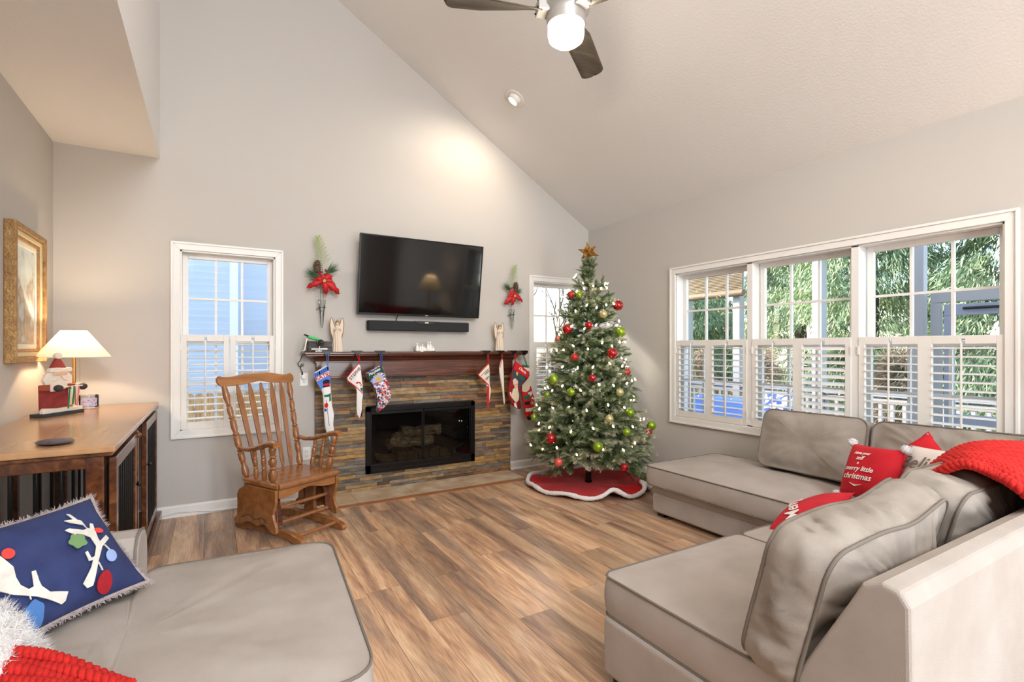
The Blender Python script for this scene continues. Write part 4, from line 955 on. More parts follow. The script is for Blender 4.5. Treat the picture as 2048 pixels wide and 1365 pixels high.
rg = MB(); rg.tube([(.205 * math.cos(a), .205 * math.sin(a), .378) for a in [2 * PI * i / 40 for i in range(40)]], .002, 5, closed=True); rg.tube([(.072 * math.cos(a), .072 * math.sin(a), .56) for a in [2 * PI * i / 24 for i in range(24)]], .002, 5, closed=True); rg.build('shade_rim', 'oatmeal_cloth', lp)
MB().sphere((0, 0, .47), .026, 12, 8, (1, 1, 1.2)).build('bulb', 'bulb_glow', lp, smooth=60)
MB().tube([(.03, 0, .42), (.032, 0, .2)], .0012, 5).build('pull_chain', 'brass', lp)
light('table_lamp_bulb', 'POINT', (lx + .0, ly, CZ + .50), 17, (1.0, 0.76, 0.48), shadow_soft_size=0.03)

# wooden santa
mat('w_red', (150, 52, 48), 0.75, col2=(130, 40, 40), nscale=20); mat('w_cream', (226, 214, 200), 0.8); mat('w_brick', (160, 74, 52), 0.75); mat('w_black', (52, 46, 48), 0.75); mat('w_plinth', (48, 56, 58), 0.7)
sa = thing('wooden_santa', 'painted flat wooden santa figure holding ribbons on the crate table', 'figurine', (-0.865, 4.372, CZ), math.radians(59))
MB().box(-.15, .15, -.045, .045, 0, .022).build('plinth', 'w_plinth', sa, bevel=0.002)
sn = [(-.14, .022), (.15, .022), (.148, .045), (.12, .05), (.09, .044), (.04, .05), (-.02, .047), (-.08, .052), (-.125, .056), (-.142, .045)]
MB().prism(sn, -.035, -.008, 'y').build('snow_drift', 'w_cream', sa, bevel=0.003)
MB().prism([(-.105, .03), (.07, .03), (.072, .2), (-.11, .2)], -.006, .03, 'y').build('coat', 'w_red', sa, bevel=0.003)
bd = []
for i in range(40):
    a = 2 * PI * i / 40; r = 1 + .06 * abs(math.sin(a * 4.5)); bd.append((-.02 + .098 * math.cos(a) * r, .232 + .065 * math.sin(a) * r))
MB().prism(bd, -.024, -.002, 'y').build('beard', 'w_cream', sa, bevel=0.003)
MB().prism([(-.06, .285), (.03, .285), (.035, .265), (-.065, .262)], -.034, -.02, 'y').build('face', 'sk_skin', sa, bevel=0.003)
for s in (-1, 1): MB().prism([(-.018 + s * .004, .26), (-.018 + s * .05, .235), (-.018 + s * .055, .225), (-.018 + s * .03, .232)], -.034, -.02, 'y').build('moustache', 'w_cream', sa, bevel=0.002)
hb = [(-.095, .285), (-.05, .28), (.0, .284), (.055, .282), (.07, .295), (.06, .312), (.02, .308), (-.04, .312), (-.085, .31)]
MB().prism(hb, -.036, -.006, 'y').build('hat_band', 'w_cream', sa, bevel=0.004)
MB().prism([(-.075, .308), (.04, .306), (.005, .355), (-.012, .375), (-.035, .372)], -.024, -.004, 'y').build('hat', 'w_red', sa, bevel=0.003)
MB().prism([(-.022 + .026 * math.cos(a), .388 + .02 * math.sin(a)) for a in [2 * PI * i / 12 for i in range(12)]], -.028, -.006, 'y').build('pompom', 'w_cream', sa, bevel=0.003)
for s, px_ in ((-1, -.115), (1, .065)):
    MB().box(px_ - .022, px_ + .022, -.075, .0, .168, .204).build('sleeve', 'w_brick', sa, bevel=0.003)
    MB().box(px_ - .024, px_ + .024, -.088, -.074, .164, .207).build('fur_cuff', 'w_cream', sa, bevel=0.003)
    MB().sphere((px_, -.108, .184), .024, 10, 6, (1, 1.1, .95)).build('mitten', 'w_black', sa, smooth=50)
MB().tube([(-.12, -.115, .19), (.09, -.12, .192)], .004, 6).build('rod', 'w_cream', sa)
for q, (x, m) in enumerate(((-.05, 'sk_green'), (-.035, 'w_cream'), (-.02, 'sk_green'), (-.005, 'w_cream'), (.01, 'sk_pink'))):
    MB().prism([(x - .005, .192), (x + .007, .192), (x + .012 * (1 if q % 2 else -1) + .007, .05 + .012 * (q % 3)), (x + .012 * (1 if q % 2 else -1) - .005, .05 + .012 * (q % 3))], -.122 - .0015 * q, -.121 - .0015 * q, 'y').build('ribbon', m, sa)

# candle jar, dark stone coaster
cj = thing('candle_jar', 'short glass candle jar with a snowy label beside the lamp', 'candle', (-0.772, 4.735, CZ))
mat('wax', (244, 236, 222), 0.5)
MB().lathe([(.06, .004), (.062, .012), (.062, .098), (.058, .098), (.058, .008)], 28, cap=False).build('glass_jar', 'clear_glass', cj, smooth=40)
MB().lathe([(.056, .01), (.056, .066)], 24).build('wax', 'wax', cj, smooth=40)
MB().lathe([(.064, 0), (.066, .006), (.063, .012)], 28).build('metal_coaster', 'silver', cj, smooth=40)
lb = MB(); vs = []; fs = []
for i in range(9):
    a = math.radians(-120 + i * 11.5)
    for z in (.02, .082): vs.append((.0635 * math.cos(a), .0635 * math.sin(a), z))
for i in range(8): fs.append((2 * i, 2 * i + 2, 2 * i + 3, 2 * i + 1))
mat('candle_label', (184, 176, 204), 0.6, col2=(120, 108, 140), nscale=70, lo=.5, hi=.7)
lb.add(vs, fs).build('paper_label', 'candle_label', cj, smooth=60)
mat('dark_stone', (58, 52, 64), 0.45, col2=(92, 84, 96), nscale=25, stretch=(1, 4, 4))
cs = MB(); cs.sphere((0, 0, .010), 1, 24, 8, (.068, .085, .0105)); tag(cs.build('stone_coaster', 'dark_stone', None, smooth=60, loc=(-.615, 3.055, CZ), rot=(0, 0, .4)), 'flat dark grey oval stone near the end of the crate table', 'stone')

# gilt framed landscape on the left wall
def painting_mat():
    m, n, l, b = _nt('landscape_print'); tc = n.new('ShaderNodeTexCoord'); mp = n.new('ShaderNodeMapping'); l.new(tc.outputs['Object'], mp.inputs['Vector'])
    nz = n.new('ShaderNodeTexNoise'); nz.inputs['Scale'].default_value = 9; nz.inputs['Detail'].default_value = 8; l.new(mp.outputs[0], nz.inputs['Vector'])
    sx = n.new('ShaderNodeSeparateXYZ'); l.new(tc.outputs['Object'], sx.inputs[0])
    ma = n.new('ShaderNodeMath'); ma.operation = 'MULTIPLY_ADD'; ma.inputs[1].default_value = -0.4; ma.inputs[2].default_value = -0.02; l.new(sx.outputs['Z'], ma.inputs[0])
    ad = n.new('ShaderNodeMath'); l.new(nz.outputs['Fac'], ad.inputs[0]); l.new(ma.outputs[0], ad.inputs[1])
    cr = ramp(n, [(.2, (204, 214, 214)), (.42, (190, 196, 192)), (.55, (140, 132, 124)), (.66, (178, 160, 140)), (.8, (122, 112, 112)), (.95, (190, 176, 150))])
    l.new(ad.outputs[0], cr.inputs['Fac']); l.new(cr.outputs[0], b.inputs['Base Color']); b.inputs['Roughness'].default_value = .5; M['landscape_print'] = m
painting_mat()
mat('gilt', (176, 138, 84), 0.45, metal=0.35, col2=(146, 108, 66), nscale=30, bump=0.6, bscale=90); mat('gilt_pale', (206, 190, 150), 0.5, metal=0.2); mat('mat_board', (226, 220, 204), 0.8)
pf = thing('framed_painting', 'gilt framed hazy landscape picture on the left wall above the crate table', 'picture', (XL, 4.32, 1.735))
def ring(b, y0, y1, z0, z1, w, xa, xb):
    b.box(xa, xb, y0, y0 + w, z0, z1); b.box(xa, xb, y1 - w, y1, z0, z1); b.box(xa, xb, y0 + w, y1 - w, z0, z0 + w); b.box(xa, xb, y0 + w, y1 - w, z1 - w, z1)
H_, V_ = .325, .42
b = MB(); ring(b, -H_, H_, -V_, V_, .035, 0.0, .055); b.build('outer_frame', 'gilt', pf, bevel=.006, seg=3)
b = MB(); ring(b, -H_ + .035, H_ - .035, -V_ + .035, V_ - .035, .03, 0.0, .038); b.build('inner_frame', 'gilt_pale', pf, bevel=.006, seg=3)
b = MB(); ring(b, -H_ + .065, H_ - .065, -V_ + .065, V_ - .065, .02, 0.0, .03); b.build('fillet', 'gilt', pf, bevel=.004)
b = MB(); ring(b, -H_ + .085, H_ - .085, -V_ + .085, V_ - .085, .03, 0.0, .018); b.build('mat_border', 'mat_board', pf)
MB().box(.002, .012, -H_ + .115, H_ - .115, -V_ + .115, V_ - .115).build('picture', 'landscape_print', pf)
cbv = MB().tube([(-.44, 4.94, .012), (-.36, 5.02, .03), (-.25, 5.028, .045), (-.1, 5.03, .03), (0.02, 5.028, .012), (.2, 5.03, .012)], .005, 6).build('power_cord', 'white_plastic', smooth=60)
tag(cbv, 'white power cord lying along the baseboard beside the crate table', 'cord')
# ================================================================ CHRISTMAS TREE
TX, TY = 3.39, 4.14
def TR(z): return max(0.03, min(0.69, 0.745 - 0.255 * z)) * (1.0 if z < 2.0 else max(.2, 1 - (z - 2.0) * 1.5))
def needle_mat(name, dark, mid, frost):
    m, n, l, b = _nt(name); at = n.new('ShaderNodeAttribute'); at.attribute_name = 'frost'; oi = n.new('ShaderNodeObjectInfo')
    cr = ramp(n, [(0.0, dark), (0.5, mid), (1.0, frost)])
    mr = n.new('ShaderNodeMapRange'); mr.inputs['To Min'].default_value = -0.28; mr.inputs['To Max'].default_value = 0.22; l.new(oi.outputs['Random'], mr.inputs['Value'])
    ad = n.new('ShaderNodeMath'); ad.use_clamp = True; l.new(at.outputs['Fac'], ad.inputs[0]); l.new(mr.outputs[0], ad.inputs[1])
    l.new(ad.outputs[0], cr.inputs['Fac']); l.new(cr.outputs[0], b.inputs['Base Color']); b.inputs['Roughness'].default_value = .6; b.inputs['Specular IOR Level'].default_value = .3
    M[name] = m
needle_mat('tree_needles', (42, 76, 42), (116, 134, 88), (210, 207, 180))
def branch_mesh(L, seed, per_m=640, nl=0.046, nw=0.0046):
    r = random.Random(seed); V = []; F = []; fr = []
    def twig(p, d, ln, f0, f1):
        n = max(6, int(ln * per_m)); d = d.normalized(); a = d.orthogonal().normalized(); b = d.cross(a)
        for i in range(n):
            u = i / n; q = p + d * ln * u + Vector((0, 0, -.06 * ln * u * u)); t = r.uniform(0, 2 * PI)
            out = (a * math.cos(t) + b * math.sin(t)); v = (out * .8 + d * r.uniform(.45, .9)).normalized() * nl * r.uniform(.7, 1.1) * (1 - .35 * u)
            s = v.cross(out + Vector((.1, .3, .2))).normalized() * nw * .5; k = len(V)
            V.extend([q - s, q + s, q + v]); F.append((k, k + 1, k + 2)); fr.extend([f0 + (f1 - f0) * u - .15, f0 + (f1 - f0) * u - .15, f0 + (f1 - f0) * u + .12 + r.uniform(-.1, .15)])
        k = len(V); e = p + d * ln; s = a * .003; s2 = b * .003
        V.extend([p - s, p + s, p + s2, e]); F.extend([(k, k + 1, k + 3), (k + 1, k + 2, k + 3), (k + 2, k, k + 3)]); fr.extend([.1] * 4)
    twig(Vector((0, 0, 0)), Vector((1, 0, 0)), L, .05, .85)
    nt = max(3, int(L / .055))
    for i in range(nt):
        u = .18 + .78 * i / nt; s = 1 if i % 2 else -1
        d = Vector((.75, s * r.uniform(.55, 1.0), r.uniform(-.15, .45)))
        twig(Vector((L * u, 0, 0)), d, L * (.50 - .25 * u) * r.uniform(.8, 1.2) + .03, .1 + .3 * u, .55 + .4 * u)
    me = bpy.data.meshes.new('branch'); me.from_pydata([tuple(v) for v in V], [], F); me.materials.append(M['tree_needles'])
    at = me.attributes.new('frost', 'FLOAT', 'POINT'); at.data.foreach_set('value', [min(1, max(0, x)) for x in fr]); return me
tree = thing('christmas_tree', 'tall frosted artificial christmas tree in the corner by the windows', 'christmas tree', (TX, TY, 0))
BL = [.16, .24, .32, .40, .48]; BM = {L: [branch_mesh(L, i * 10 + q) for q in range(3)] for i, L in enumerate(BL)}
MB().tube([(0, 0, .02), (0, 0, 1.2), (0, 0, 2.25)], [.018, .016, .008], 10).build('trunk', 'bark', tree, smooth=60)
st = MB(); st.lathe([(.085, 0.004), (.085, .012), (.05, .018), (.03, .03), (.026, .16)], 20); st.build('stand', 'black_metal', tree, smooth=40)
rt = random.Random(21); nb = 0; z = 0.30; tier = 0
while z < 2.24:
    R_ = TR(z); n = max(5, int(2 * PI * R_ / .20) + 2)
    for i in range(n):
        a = 2 * PI * (i + rt.uniform(-.25, .25)) / n + tier * .7
        R2 = min(R_ * rt.uniform(.86, 1.06)  , .655); L = max(.14, R2 * rt.uniform(.62, .8)); Lb = min(BL, key=lambda q: abs(q - L)); r0 = max(.01, R2 - L)
        o = bpy.data.objects.new('branch', rt.choice(BM[Lb])); C.objects.link(o); o.parent = tree; nb += 1
        up = (.06 if z < .5 else .12 if z < 1.6 else .45) + rt.uniform(-.3, .3) + (.8 if z > 2.1 else 0)
        o.location = (r0 * math.cos(a), r0 * math.sin(a), z + rt.uniform(-.03, .03)); o.rotation_euler = (rt.uniform(-.7, .7), -up, a + rt.uniform(-.2, .2)); s = L / Lb; o.scale = (s, s, s)
    # inner short fill
    z += .082 if z < 1.2 else .075; tier += 1
for q, (a, z, up, L) in enumerate(((-.75, .26, -.42, .48), (-2.9, .27, -.2, .40), (.2, 2.2, 1.35, .16), (2.2, 2.2, 1.3, .16), (4.4, 2.2, 1.3, .16))):
    o = bpy.data.objects.new('branch', BM[L][q % 3]); C.objects.link(o); o.parent = tree; r0 = .2 if z < 1 else .01
    o.location = (r0 * math.cos(a), r0 * math.sin(a), z); o.rotation_euler = (0, -up, a)
# star topper
mat('star_gold', (196, 148, 66), 0.4, metal=0.6, col2=(120, 72, 26), nscale=60, bump=0.3, bscale=160)
sp_ = thing('star_topper', 'pierced golden many pointed star on the tree top', 'star', (TX, TY, 2.29))
b = MB(); cen = Vector((0, 0, .12)); ph = (1 + 5 ** .5) / 2
ico = [Vector(v).normalized() for v in ((0, 1, ph), (0, -1, ph), (0, 1, -ph), (0, -1, -ph), (1, ph, 0), (-1, ph, 0), (1, -ph, 0), (-1, -ph, 0), (ph, 0, 1), (-ph, 0, 1), (ph, 0, -1), (-ph, 0, -1))]
Rm = Matrix.Rotation(.5, 3, 'X') @ Matrix.Rotation(.3, 3, 'Z')
for v in ico:
    d = Rm @ v; a = d.orthogonal().normalized(); c = d.cross(a); base = [cen + d * .03 + (a * math.cos(t) + c * math.sin(t)) * .032 for t in [2 * PI * i / 5 for i in range(5)]]
    b.add(base + [cen + d * .115], [(i, (i + 1) % 5, 5) for i in range(5)])
b.sphere(cen, .045, 10, 8); b.build('star', 'star_gold', sp_)
MB().lathe([(.022, -.06), (.028, .0), (.02, .03), (.012, .05)], 12).build('cone_mount', 'black_metal', sp_, smooth=40)
# string of lights: wire and separate bulbs
mat('tree_bulb', (255, 244, 220), 0.3, emit=(255, 226, 176), estr=14)
mat('wire_green', (24, 46, 34), 0.5)
sl = thing('string_lights', 'string of warm white fairy lights wound around the christmas tree', 'string lights', (TX, TY, 0))
pts = []; NT = 620
for i in range(NT):
    u = i / NT; z = .32 + 1.86 * u; a = u * 2 * PI * 9.5; rr = TR(z) * (.9 + .07 * math.sin(i * 1.9)); pts.append(Vector((rr * math.cos(a), rr * math.sin(a), z + .025 * math.sin(i * .9))))
MB().tube(pts, .0025, 4).build('wire', 'wire_green', sl)
bulb = None; nbulb = 0; i = 0
while i < NT:
    p = pts[i]; outw = Vector((p.x, p.y, 0)).normalized()
    # the camera sees the front half only; behind there are fewer
    facing = outw.dot(Vector((-TX, -TY, 0)).normalized())
    q = p + outw * .022
    if bulb is None: bulb = MB().lathe([(.002, -.014), (.008, -.007), (.0085, .002), (.005, .012), (.001, .017)], 8).build('bulb', 'tree_bulb', sl, smooth=60); o = bulb
    else: o = link_copy(bulb, sl)
    o.location = q; o.rotation_euler = (rt.uniform(-.8, .8), rt.uniform(-.8, .8), 0); nbulb += 1
    i += 4 if facing > -.2 else 14
# ornaments
mat('orn_red', (176, 16, 20), 0.12, metal=0.5, coat=0.6); mat('orn_red_matte', (182, 40, 34), 0.45, metal=0.2); mat('orn_green', (140, 168, 40), 0.3, metal=0.5); mat('orn_gold', (196, 182, 128), 0.35, metal=0.5); mat('orn_silver', (206, 206, 200), 0.15, metal=0.9); mat('orn_pink', (222, 96, 84), 0.3, metal=0.3)
mat('cap_silver', (200, 196, 180), 0.3, metal=0.9)
ORN = [(1141.4, 589.8, 7, 'orn_red_matte', 'small dull red ball ornament high on the left by the window'), (1158, 590, 6.5, 'orn_green', 'small green ball ornament near the top left under the first lights'), (1236, 611.5, 10.5, 'orn_red', 'large red ball ornament hanging alone at the upper right edge'),
       (1206.7, 628.8, 8, 'orn_gold', 'pale gold ball ornament near the upper middle'), (1177.5, 651.3, 8, 'orn_red', 'shiny red ball ornament in the upper centre of the tree'), (1134.5, 658.7, 10, 'orn_red', 'large red ball ornament at the upper left before the window'), (1240.7, 664.5, 10.5, 'orn_green', 'large green ball ornament at the upper right edge below the red one'),
       (1115.6, 678, 4.5, 'orn_pink', 'tiny pinkish ball ornament at the left edge before the window'), (1224.3, 707, 11, 'orn_red', 'largest shiny red ball ornament right of the middle'), (1148.8, 714.5, 7.5, 'orn_red_matte', 'dull red ball ornament under a bright light left of the middle'), (1253.4, 734.6, 6.5, 'orn_silver', 'silver ball ornament touching a red one at the right edge'),
       (1255, 745, 6.5, 'orn_red_matte', 'small red ball ornament just below the silver one'), (1184.5, 756.8, 8, 'orn_red', 'shiny red ball ornament in the very middle of the tree'), (1107.4, 759, 10, 'orn_green', 'large green ball ornament at the left edge beside the shutters'), (1239.5, 785.5, 8, 'orn_gold', 'pale gold ball ornament at the right in the middle height'),
       (1141.8, 784.7, 8, 'orn_green', 'green ball ornament left of the centre below the red matte one'), (1094, 790, 5.5, 'orn_green', 'small dark green ball ornament half hidden at the left edge'), (1218.6, 838.4, 8.5, 'orn_gold', 'pale gold ball ornament in the lower middle'), (1260, 826, 8.5, 'orn_green', 'green ball ornament among needles at the lower right'),
       (1068, 835, 7, 'orn_green', 'small bright green ball ornament beside the last stocking'), (1253.4, 865, 8, 'orn_green', 'green ball ornament below the hidden green one at the lower right'), (1302.7, 852, 9.5, 'orn_green', 'green ball ornament at the far right lower edge'), (1296.5, 866, 8, 'orn_red', 'red ball ornament under the green one at the far right edge'),
       (1101.6, 877.4, 11, 'orn_red', 'large red ball ornament at the lower left'), (1196, 894.6, 10.5, 'orn_green', 'large yellow green ball ornament low in the middle'), (1117, 925, 8.5, 'orn_pink', 'glowing pinkish red ball ornament at the bottom left'), (1249, 935.6, 8.5, 'orn_red', 'shiny red ball ornament hanging lowest at the bottom right'), (1151, 774, 5, 'orn_silver', 'small silver ball ornament left of the middle red one')]
for (px, py, rp, m, lb) in ORN:
    d = ray(px, py); best = None; t = 3.6
    A = Vector((TX, TY)); close = (1e9, 0)
    while t < 6.2:
        p = EYE + d * t; dist = math.hypot(p.x - TX, p.y - TY)
        if dist - TR(max(.1, p.z)) < close[0]: close = (dist - TR(max(.1, p.z)), t)
        if best is None and dist < TR(max(.1, p.z)) * 1.0: best = t
        t += .01
    t = best if best is not None else close[1]
    p = EYE + d * (t - .01); r = rp * t / FPX
    o = thing('ball_ornament', lb, 'ornament', p, group='ball ornaments on the tree')
    MB().sphere((0, 0, 0), r, 20, 12).build('ball', m, o, smooth=80)
    MB().lathe([(r * .22, r * .93), (r * .22, r * 1.15), (r * .1, r * 1.2)], 10).build('cap', 'cap_silver', o, smooth=40)
    MB().tube([(0, 0, r * 1.18), (r * .08, 0, r * 1.5), (0, 0, r * 1.9), (0, 0, r * 2.3)], .0012, 4).build('hook', 'silver', o)
# tree skirt with fur edge: wavy circle
cx, cy = 3.36, 4.10; n = 120; RS = .63
def skz(a, u): return 0.006 + u ** 3 * (.05 * math.exp(-((a - 4.42) / .16) ** 2) + .062 * math.exp(-((a - 5.12) / .09) ** 2) + .012 * (1 + math.sin(9 * a))) + .008 * math.sin(4 * a) * u * (1 - u) + (.014 + .02 * (1 - u)) * .5
def skr(a): return RS * (1 - .06 * math.exp(-((a - 4.42) / .12) ** 2) - .1 * math.exp(-((a - 5.12) / .05) ** 2) + .02 * math.sin(3 * a))
sk = thing('tree_skirt', 'round red felt tree skirt with a white fleece border under the tree', 'tree skirt', (cx, cy, 0))
b = MB(); us = [.06, .2, .35, .5, .62, .72, .82, .9, .96, 1.0]; vs = []; fs = []
for u in us:
    for i in range(n): a = 2 * PI * i / n; vs.append((skr(a) * u * math.cos(a), skr(a) * u * math.sin(a), skz(a, u)))
for j in range(len(us) - 1):
    for i in range(n): fs.append((j * n + i, j * n + (i + 1) % n, (j + 1) * n + (i + 1) % n, (j + 1) * n + i))
b.add(vs, fs).build('felt', 'red_felt', sk, smooth=80)
r_ = random.Random(2)
MB().tube([(skr(a) * .985 * math.cos(a), skr(a) * .985 * math.sin(a), skz(a, 1) + .014) for a in [2 * PI * i / 260 for i in range(260)]], [.021 * r_.uniform(.85, 1.15) for i in range(260)], 8, closed=True).build('fleece_border', 'white_fur', sk, smooth=80)

# ================================================================ SOFAS
def rrect(w, d, r, step=.06):
    pts = []; hx, hy = w / 2 - r, d / 2 - r
    for (cx, cy, a0) in ((hx, hy, 0), (-hx, hy, PI / 2), (-hx, -hy, PI), (hx, -hy, 3 * PI / 2)):
        for i in range(7): a = a0 + PI / 2 * i / 6; pts.append((cx + r * math.cos(a), cy + r * math.sin(a)))
    out = []
    for i, p in enumerate(pts):
        q = pts[(i + 1) % len(pts)]; ln = math.hypot(q[0] - p[0], q[1] - p[1]); k = max(1, int(ln / step))
        for j in range(k): out.append((p[0] + (q[0] - p[0]) * j / k, p[1] + (q[1] - p[1]) * j / k))
    return out
def fbm(x, y, z, s): return noise.noise(Vector((x * s, y * s, z * s)))
def cushion(name, w, d, h, parent, T, m='sofa_cushion', crown=.03, bcrown=None, bulge=.012, r=.06, wr=.006, ws=5.0, seed=0.0, pipe='piping', sag=None, power=2.4, pr=.005, step=.05, outline=None, folds=0.0):
    P = outline or rrect(w, d, r, step); k = len(P); bc = crown if bcrown is None else bcrown
    S = [1, .99, .97, .94, .9, .85, .79, .72, .64, .55, .46, .36, .25, .13]
    V = []; F = []
    def disp(x, y, sgn, s, j=0):
        e = 1 - s ** 14
        v = wr * fbm(x + seed, y - seed, sgn * 3.0 + seed, ws) + wr * .5 * fbm(x + seed * 2, y * 1.6, sgn, ws * 2.2)
        if folds:   # creases pulled in from the seams, fading to the middle
            ang = 2 * PI * j / k
            q = noise.noise(Vector((math.cos(ang) * 5.5 + seed, math.sin(ang) * 5.5, s * 1.1 + sgn))); q2 = noise.noise(Vector((math.cos(ang) * 11 + seed, math.sin(ang) * 11, s * 1.6 - sgn)))
            v -= folds * (max(0.0, .30 - abs(q)) * 2.0 + max(0.0, .2 - abs(q2)) * 1.2) * s ** 1.6
        return v * e
    def crease(j, q):
        if not folds: return 0.0
        ang = 2 * PI * j / k
        n1 = noise.noise(Vector((math.cos(ang) * 6.5 + seed + q * .8, math.sin(ang) * 6.5, q * .5))); n2 = noise.noise(Vector((math.cos(ang) * 12 + seed, math.sin(ang) * 12, q * .9)))
        return -folds * (max(0.0, .28 - abs(n1)) * 2.2 + max(0.0, .2 - abs(n2)) * 1.2)
    top = []
    for s in S: top.append([(x * s, y * s, h / 2 + crown * (1 - s ** power) + disp(x * s, y * s, 1, s, j)) for j, (x, y) in enumerate(P)])
    side = []
    for q in (.8, .6, .35, .1, -.15, -.4, -.65, -.85):
        rg_ = []
        for j, (x, y) in enumerate(P):
            e = (bulge + wr * .6 * fbm(x + seed, y + seed, q * h * .5, ws * 1.6) + crease(j, q)) * (1 - q * q); m_ = max(.05, math.hypot(x, y)); rg_.append((x * (1 + e / m_), y * (1 + e / m_), q * h / 2))
        side.append(rg_)
    bot = [[(x * s, y * s, -h / 2 - bc * (1 - s ** power) - disp(x * s, y * s, -1, s, j)) for j, (x, y) in enumerate(P)] for s in S]
    rings = top[::-1] + side + bot
    for rg in rings: V += rg
    n = len(rings)
    for i in range(n - 1):
        for j in range(k): F.append((i * k + j, i * k + (j + 1) % k, (i + 1) * k + (j + 1) % k, (i + 1) * k + j))
    F.append(tuple(range(k))); F.append(tuple((n - 1) * k + j for j in range(k - 1, -1, -1)))
    if sag: V = [sag(v) for v in V]
    o = MB().add(V, F, T).build(name, m, parent, smooth=80)
    if pipe:
        for zz in (h / 2, -h / 2):
            pp = [(x * 1.004, y * 1.004, zz) for x, y in P]
            if sag: pp = [sag(v) for v in pp]
            MB().tube(pp, pr, 6, closed=True, T=T).build('piping', pipe, o, smooth=80)
    return o
SC, SF = 'sofa_cushion', 'sofa_fabric'
so = thing('sectional_sofa', 'large taupe velvet sectional sofa under the wide window', 'sofa', (2.75, 1.1, 0))
def so_(o): o.location = o.location - Vector((2.75, 1.1, 0)); return o
def SB(name, m, x0, x1, y0, y1, z0, z1, bev=.02): return so_(MB().box(x0, x1, y0, y1, z0, z1).build(name, m, so, bevel=bev, seg=4))
TS = Matrix.Translation((-2.75, -1.1, 0))
SB('base', SF, 1.41, 3.24, .78, 1.63, .045, .285)
SB('base', SF, 3.19, 4.09, 1.61, 3.06, .035, .20); SB('base', SF, 3.196, 4.09, 1.61, 3.055, .19, .272, .015)
SB('base', SF, 3.2, 4.09, .78, 1.62, .045, .28)
pf_ = [(.545, .04), (.535, .45), (.54, .79), (.56, .822), (.60, .83), (.645, .81), (.68, .74), (.83, .46), (.83, .04)]
so_(MB().prism(pf_, 1.405, 4.09, 'x').build('back_frame', SF, so, bevel=.012, seg=3))
SB('back_frame', SF, 3.96, 4.095, .6, 2.46, .04, .74, .03)
for (x, y) in ((1.44, 1.57), (1.44, .6), (3.22, 3.0), (4.0, 3.0), (3.0, 1.57)): SB('foot', 'dark_foot', x - .0, x + .07, y - .04, y + .03, 0, .05, .004)
def C3(x, y, z): return Matrix.Translation((x - 2.75, y - 1.1, z))
cushion('seat_cushion', .915, .83, .16, so, C3(1.885, 1.235, .365), m=SF, crown=.028, bcrown=0, r=.05, wr=.006)
cushion('seat_cushion', .80, .83, .16, so, C3(2.75, 1.235, .362), m=SF, crown=.028, bcrown=0, r=.05, wr=.006, seed=3)
cushion('seat_cushion', .80, .83, .16, so, C3(3.56, 1.235, .358), m=SF, crown=.028, bcrown=0, r=.05, wr=.006, seed=5)
cushion('seat_cushion', .93, 1.44, .15, so, C3(3.60, 2.375, .348), m=SF, crown=.05, bcrown=0, r=.07, wr=.012, ws=3, seed=7)
def frame3(c, xa, ya):
    xa = Vector(xa).normalized(); ya = Vector(ya); ya = (ya - xa * ya.dot(xa)).normalized(); return basis(c, xa, ya, xa.cross(ya))
def SFr(c, xa, ya): return TS @ frame3(c, xa, ya)
# loose back cushions: width axis, height axis
cushion('back_cushion', .74, .44, .17, so, SFr((3.83, 2.07, .69), (0, -1, .0), (.26, 0, .97)), crown=.05, wr=.015, r=.07, seed=1.5, folds=.012, step=.025)
cushion('back_cushion', .88, .44, .17, so, SFr((3.84, 1.23, .69), (0, -1, .01), (.24, 0, .97)), crown=.045, wr=.02, r=.07, seed=4.2, folds=.02, step=.025)
cushion('back_cushion', .62, .46, .18, so, SFr((3.74, .66, .70), (.45, -.89, 0), (.2, .1, .97)), crown=.045, wr=.02, r=.07, seed=6.2)
def slump(v):
    x, y, z = v
    return (x + .02 * math.sin(y * 7), y - .045 * (x + .1) ** 2 + .035 * x - .03 * math.exp(-((x - .1) / .16) ** 2) * (y > 0), z + .02 * math.sin(x * 4 + 1) * (y + .2))
cushion('back_cushion', .79, .43, .165, so, SFr((1.80, .855, .68), (1, .02, .05), (0, -.22, .97)), crown=.065, wr=.028, ws=5.5, r=.08, seed=2.2, bulge=.035, sag=slump, pr=.006, step=.014, folds=.03)
cushion('back_cushion', .80, .43, .19, so, SFr((2.66, .86, .69), (1, .0, -.02), (0, -.24, .97)), crown=.055, wr=.028, ws=5.5, r=.08, seed=8.2, bulge=.03, pr=.006, step=.018, folds=.03)
cushion('back_cushion', .60, .43, .18, so, SFr((3.36, .86, .68), (1, .0, .0), (0, -.24, .97)), crown=.05, wr=.02, r=.08, seed=9.2, pr=.006)

# left chaise
CA = math.radians(-4.5)
ch = thing('chaise_lounge', 'grey taupe chaise with rounded corners in the left foreground', 'chaise', (0.04, 1.43, 0), CA)
def l_outline():
    raw = [(.375, .09, .12), (.375, 1.25, .12), (-.375, 1.25, .08), (-.385, .985, .02), (-.92, .985, .05), (-.92, -1.25, .05), (-.30, -1.25, .05), (-.30, .09, .03)]; raw = [(x + .33, y - .6, r) for x, y, r in raw]; out = []
    n = len(raw)
    for i in range(n):
        p = Vector(raw[i][:2]); a = Vector(raw[i - 1][:2]); b_ = Vector(raw[(i + 1) % n][:2]); r = raw[i][2]; d0 = (a - p).normalized(); d1 = (b_ - p).normalized()
        s0, s1 = p + d0 * r, p + d1 * r
        for k_ in range(7): u = k_ / 6; out.append(s0 * (1 - u) ** 2 + p * 2 * u * (1 - u) + s1 * u * u)
    res = []
    for i in range(len(out)):
        p, q = out[i], out[(i + 1) % len(out)]; k_ = max(1, int((q - p).length / .05))
        for j in range(k_): v = p.lerp(q, j / k_); res.append((v.x, v.y))
    return res
